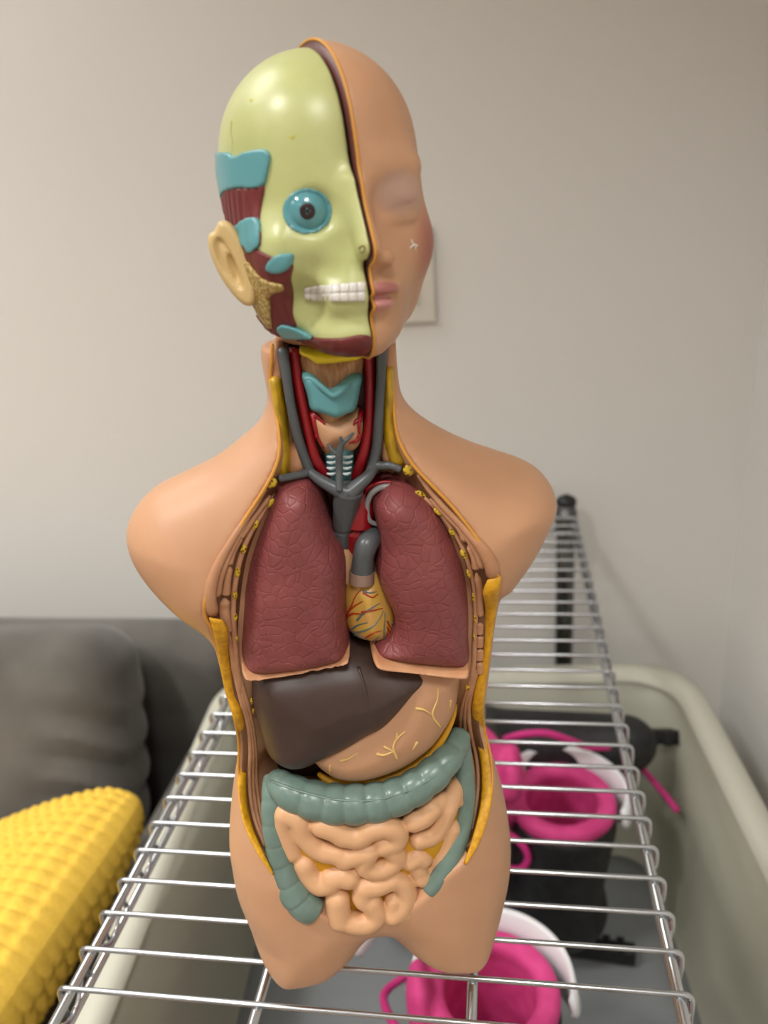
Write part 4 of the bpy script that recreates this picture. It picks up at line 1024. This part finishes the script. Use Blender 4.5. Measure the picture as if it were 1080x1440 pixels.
# ---- regions of the skinned half, kept in (angle, height) round the head axis
skull_bvh = bvh_of(skull)
AX_Y = -4.0
def azz(P): return np.stack([np.arctan2(P[..., 0], P[..., 1] - AX_Y) * 36.0, P[..., 2]], -1)
def region(pts, n=None):
    out = []
    for x, y in pts:
        h = cast(skull_bvh, x, y)
        if h is None:
            for dx in range(1, 40):
                h = cast(skull_bvh, x + dx, y)
                if h: break
        if h: out.append(azz(to_head(h[0])))
    out = np.array(out); return spline(out, n or 5 * len(out), True)
def largest(V, Q):                        # keep the biggest connected piece
    lab = np.arange(len(V))
    while True:
        m = lab[Q].min(1); new = lab.copy()
        for k in range(4): np.minimum.at(new, Q[:, k], m)
        new = new[new]
        if (new == lab).all(): break
        lab = new
    u, c = np.unique(lab[Q[:, 0]], return_counts=True); Q = Q[lab[Q[:, 0]] == u[c.argmax()]]
    used = np.unique(Q); mp = np.full(len(V), -1); mp[used] = np.arange(len(used)); return V[used], mp[Q]
def patch(name, pts, m, t, h=.7, base=None, depth=3.0, rnd=.5, fib=0):
    R = region(pts); lo2, hi2 = R.min(0), R.max(0)
    base = base or skull_head
    ax, (X, Y, Z) = grid((-44, -52, lo2[1] - 3), (3, 56, hi2[1] + 3), h)
    sh = tuple(len(a) for a in ax)
    sf = np.broadcast_to(base(X, Y, Z), sh)
    A = np.broadcast_to(np.arctan2(X, Y - AX_Y) * 36.0, sh); Zb = np.broadcast_to(Z, sh)
    near = (np.abs(sf) < depth + t + 2.5) & (A > lo2[0] - 4) & (A < hi2[0] + 4)
    d = np.full(sh, -5.0, np.float32); d[near] = poly_sd(R, A[near], Zb[near])
    tt = t
    if fib: tt = t + fib * np.sin(A / .62 + Zb * .12)
    f = smax(np.maximum(sf - tt, -(sf + depth)), -d, rnd)
    f = np.where(near, f, 4.0); f = np.maximum(f, np.broadcast_to(X, sh) + GAP + .1)
    V, Q = largest(*surfnet(f, (ax[0][0], ax[1][0], ax[2][0]), h, 1))
    return mesh_np(name, from_head(V), Q[:, ::-1].copy(), m, head)
M_tend = mat('tendon_cyan', (96, 158, 164), .3)
M_maro = mat('muscle_maroon', (112, 42, 42), .36, build=noise_tint(300, .3, (98, 34, 34), (124, 50, 50), .1, (1, 1, .15)))
M_paro = mat('gland_speckled_tan', (196, 176, 96), .5, build=noise_tint(900, .12, (150, 110, 50), (206, 188, 120), .4))
patch('temporal_muscle', [(300,280),(318,269),(336,263),(355,263),(372,259),(369,285),(366,308),(368,335),(364,348),(350,362),(342,345),(330,322),(318,308),(306,308)], M_maro, 1.0, fib=.28)
patch('temporal_tendon', [(296,235),(299,224),(306,216),(320,214),(331,220),(345,214),(362,210),(376,211),(381,220),(379,235),(376,248),(372,261),(358,265),(336,265),(316,272),(303,284),(299,270)], M_tend, 1.5)
patch('jaw_tendon', [(333,324),(339,313),(350,306),(365,307),(367,330),(366,344),(360,352),(353,356),(345,347)], M_tend, 1.6, fib=.2)
patch('jaw_muscle', [(348,352),(360,350),(384,361),(412,370),(410,396),(412,440),(417,462),(404,474),(388,466),(378,455),(360,425),(352,395),(345,370)], M_maro, 1.0, fib=.1)
patch('cheek_tendon', [(376,378),(381,366),(393,358),(410,356),(414,362),(409,376),(397,384),(384,384)], M_tend, 2.0)
patch('parotid_gland', [(350,368),(360,378),(372,391),(388,397),(402,400),(402,408),(389,412),(383,418),(384,440),(386,462),(374,450),(362,428),(352,400)], M_paro, 2.2)
patch('chin_muscle', [(362,440),(385,463),(410,477),(440,474),(480,475),(519,471),(520,492),(500,500),(465,502),(425,500),(398,488),(376,466)], M_maro, 1.2, fib=.15)
patch('chin_tendon', [(394,461),(399,456),(411,458),(426,464),(441,474),(430,476),(410,474),(399,468)], M_tend, 2.2)

# ---- eye
h = cast(skull_bvh, 432, 297); E0 = to_head(h[0]); ED = to_head(np.array([0, 0, 0])) * 0
o_, d_ = loc_ray(432, 297)
ec = from_head(E0) - d_ * -0.0; ec = np.array(h[0]) - d_ * 1.0
def disc_sphere(c, r, sc=(1, 1, 1)):
    bm = bmesh.new(); bmesh.ops.create_uvsphere(bm, u_segments=40, v_segments=24, radius=1); bm.verts.ensure_lookup_table()
    V = np.array([v.co[:] for v in bm.verts]) * r * np.array(sc) + c; F = [tuple(v.index for v in f.verts) for f in bm.faces]; bm.free(); return V, F
M_eye = mat('eye_cyan', (92, 156, 164), .12, coat=.6)
Geo().add(*disc_sphere(ec + np.array([0, 4.3, 0]), 8.6)).build('eyeball', M_eye, head)
patch('orbit_lining', [(432 + 35 * math.cos(k * math.pi / 10), 297 + 32.5 * math.sin(k * math.pi / 10)) for k in range(20)], M_eye, .6)
pd = -loc_ray(431, 296)[1]; pd = pd / np.linalg.norm(pd); pc = ec + np.array([0, 4.3, 0]) + pd * 8.3
def disc(c, n, r, th, dome=.3):
    n = n / np.linalg.norm(n); a = np.cross(n, [0, 0, 1.]); a /= np.linalg.norm(a); b = np.cross(n, a); V = []; F = []; k = 28
    for rr, hh in ((1, -th), (1, 0), (.8, dome * .5), (.4, dome * .9)):
        for i in range(k):
            q = 2 * math.pi * i / k; V.append(c + r * rr * (a * math.cos(q) + b * math.sin(q)) + n * hh)
    V.append(c + n * dome)
    for j in range(3):
        for i in range(k): F.append((j * k + i, j * k + (i + 1) % k, (j + 1) * k + (i + 1) % k, (j + 1) * k + i))
    for i in range(k): F.append((3 * k + i, 3 * k + (i + 1) % k, 4 * k))
    return np.array(V), F
Geo().add(*disc(pc, pd, 2.7, 1.2, .25)).build('iris', mat('iris_brown', (46, 26, 26), .3), head)
Geo().add(*disc(pc + pd * .22, pd, .75, .6, .1)).build('pupil', mat('pupil_black', (10, 8, 8), .1), head)

# ---- teeth: one band of upper and lower teeth, single crowns
M_tooth = mat('tooth_white', (226, 222, 214), .22)
def tooth(x0, x1, yt0, yt1, yb0, yb1):
    cs = [next(h for h in (cast(skull_bvh, x - k, y) for k in range(60)) if h) for x, y in ((x0, yt0), (x1, yt1), (x1, yb1), (x0, yb0))]
    P = np.array([c[0] for c in cs]); n = -loc_ray((x0 + x1) / 2, yt0)[1]
    c = P.mean(0); F_ = []; V = []
    for sc, dn in ((1.0, -2.0), (1.0, .9), (.86, 1.3), (.45, 1.45)):
        for i in range(4):
            for t in (0, .5):
                q = P[i] * (1 - t) + P[(i + 1) % 4] * t; sh = 1.0 if t else .985
                V.append(c + (q - c) * sc * sh + n * dn)
    for j in range(3):
        for i in range(8): F_.append((j * 8 + i, j * 8 + (i + 1) % 8, (j + 1) * 8 + (i + 1) % 8, (j + 1) * 8 + i))
    F_.append(tuple(range(24, 32))); F_.append(tuple(range(7, -1, -1)))
    return V, F_
xs = [428, 436, 445, 455, 466, 478, 491, 503, 514]
top = lambda x: np.interp(x, [428, 450, 470, 490, 515], [405, 401.5, 399.5, 397.5, 396])
bot = lambda x: np.interp(x, [428, 436, 455, 480, 515], [420, 422.5, 423.5, 424, 423.5])
mid = lambda x: top(x) * .5 + bot(x) * .5 + .5
for a, b in zip(xs[:-1], xs[1:]):
    Geo().add(*tooth(a, b, top(a), top(b), mid(a), mid(b))).build('tooth', M_tooth, head)
    Geo().add(*tooth(a, b, mid(a), mid(b), bot(a), bot(b))).build('tooth', M_tooth, head)

# ---- cut edge of the skin half, in the mid plane: ochre rim, maroon wall behind it
ths = np.radians(np.linspace(112, -68, 150)); prof_ = []
for th in ths:
    dy, dz = math.cos(th), math.sin(th); r = np.linspace(10, 75, 500)
    f = skin_head(np.array([GAP + .05]), 2 + r * dy, -4 + r * dz); k = np.where(f < 0)[0].max(); prof_.append((GAP - .1, 2 + r[k] * dy, -4 + r[k] * dz))
prof_ = np.array(prof_)
Geo().add(*tube(from_head(prof_ * np.array([1, 1, 1]) - np.array([0, 0, 0])), .62, 8)).build('cut_rim', M_rimy, head)
c0 = np.array([GAP, 2, -4.]); V = []; F = []; n = len(prof_)
for sc, x in ((.988, GAP - .45), (.80, GAP - .45), (.80, GAP + .3), (.988, GAP + .3)):
    for p in prof_: V.append(np.array([x, *(c0 + (p - c0) * sc)[1:]]))
for j in range(4):
    for i in range(n - 1): F.append((j * n + i, j * n + i + 1, ((j + 1) % 4) * n + i + 1, ((j + 1) % 4) * n + i))
Geo().add(from_head(np.array(V)), F).build('cut_wall', mat('cut_maroon', (96, 46, 44), .4), head)

# ---- ear
EAR = [(306,314),(313,311),(322,314),(331,324),(340,340),(349,362),(356,390),(360,412),(357,426),(349,430),(340,426),(328,415),(313,396),(300,372),(293,352),(291,337),(294,329),(301,325)]
hq = next(h for h in (cast(skull_bvh, 352 + k, 385) for k in range(60)) if h); VE = float(hq[0][1]) - 1.5
EU = spline(uws(EAR, VE), 90, True)
INNR = spline(uws([(301,337),(309,332),(318,340),(328,356),(338,378),(345,402),(340,410),(330,402),(316,386),(306,368),(300,350)], VE), 60, True)
CON = spline(uws([(319,356),(326,358),(334,374),(339,394),(334,398),(325,384),(319,370)], VE), 40, True)
def ear_mod(F, X, Y, Z):
    d = blur2(poly_sd(INNR, X[:, :, 0], Z[0, 0, :][None, :]), 2)[:, None, :]
    c = blur2(poly_sd(CON, X[:, :, 0], Z[0, 0, :][None, :]), 2)[:, None, :]
    dep = 2.2 * np.clip(d / 1.6, 0, 1) - 1.5 * np.exp(-((d - 2.9) / 1.0) ** 2) + 2.6 * np.clip(c / 1.5, 0, 1)
    return F + np.where(Y < VE + 1, dep, 0)
ex0 = uw(356, 390, VE)[0]
M_ear = mat('ear_tan', (214, 184, 126), .36)
inflate('ear', EU, VE, 3.2, 3.4, 2.6, M_ear, head, .6, 0, 1, tilt=lambda X, Z: .28 * (ex0 - X), mod=None, smooth=2) if False else None
def ear_fn(X, Y, Z):
    vv = VE + .30 * (ex0 - X)
    d = blur2(poly_sd(EU, X[:, :, 0], Z[0, 0, :][None, :]), 1)[:, None, :] + .3
    e = np.clip(1 - d / 2.4, 0, None)
    di = blur2(poly_sd(INNR, X[:, :, 0], Z[0, 0, :][None, :]), 2)[:, None, :]
    c = blur2(poly_sd(CON, X[:, :, 0], Z[0, 0, :][None, :]), 2)[:, None, :]
    dep = 1.9 * np.clip(di / 1.4, 0, 1) - 1.3 * np.exp(-((di - 2.7) / .9) ** 2) + 2.4 * np.clip(c / 1.4, 0, 1)
    hf = 3.4 - np.clip(dep, -1, 4.2)
    y = Y - vv
    Hh = np.where(y < 0, 3.4, 3.6)
    f = ((y / Hh) ** 2 + e ** 2 - 1) * 1.4
    return smax(f, -(y + hf), .4)
lo = (EU[:, 0].min() - 3, VE - 7, EU[:, 1].min() - 3); hi = (EU[:, 0].max() + 3, VE + 16, EU[:, 1].max() + 3)
implicit('ear', ear_fn, lo, hi, .55, M_ear, head, 2)

# ---- small marks on the head
vessels(head, [[(578, 337), (580, 342), (583, 344), (587, 345), (584, 348), (585, 353)], [(583, 344), (578, 347), (577, 350)]], .42, 'paint_chip', mat('chip_white', (236, 230, 220), .4), lift=.05)
vessels(skull, [[(326, 170), (325, 186), (327, 200), (326, 222)]], .32, 'suture_line', mat('suture_olive', (150, 146, 56), .5), lift=-.1, par=head)
vessels(skull, [[(505, 350), (507, 347), (511, 346), (513, 349), (511, 354), (507, 355), (505, 350)]], .4, 'nasal_mark', mat('mark_brown', (128, 104, 58), .5), lift=-.1, par=head)
M_stain = mat('stain_yellow', (186, 180, 70), .3)
patch('yellow_stain', [(400,187),(410,189),(422,188),(414,199),(407,197)], M_stain, .12)
patch('yellow_stain', [(348,138),(354,136),(359,140),(353,146),(349,144)], M_stain, .12)
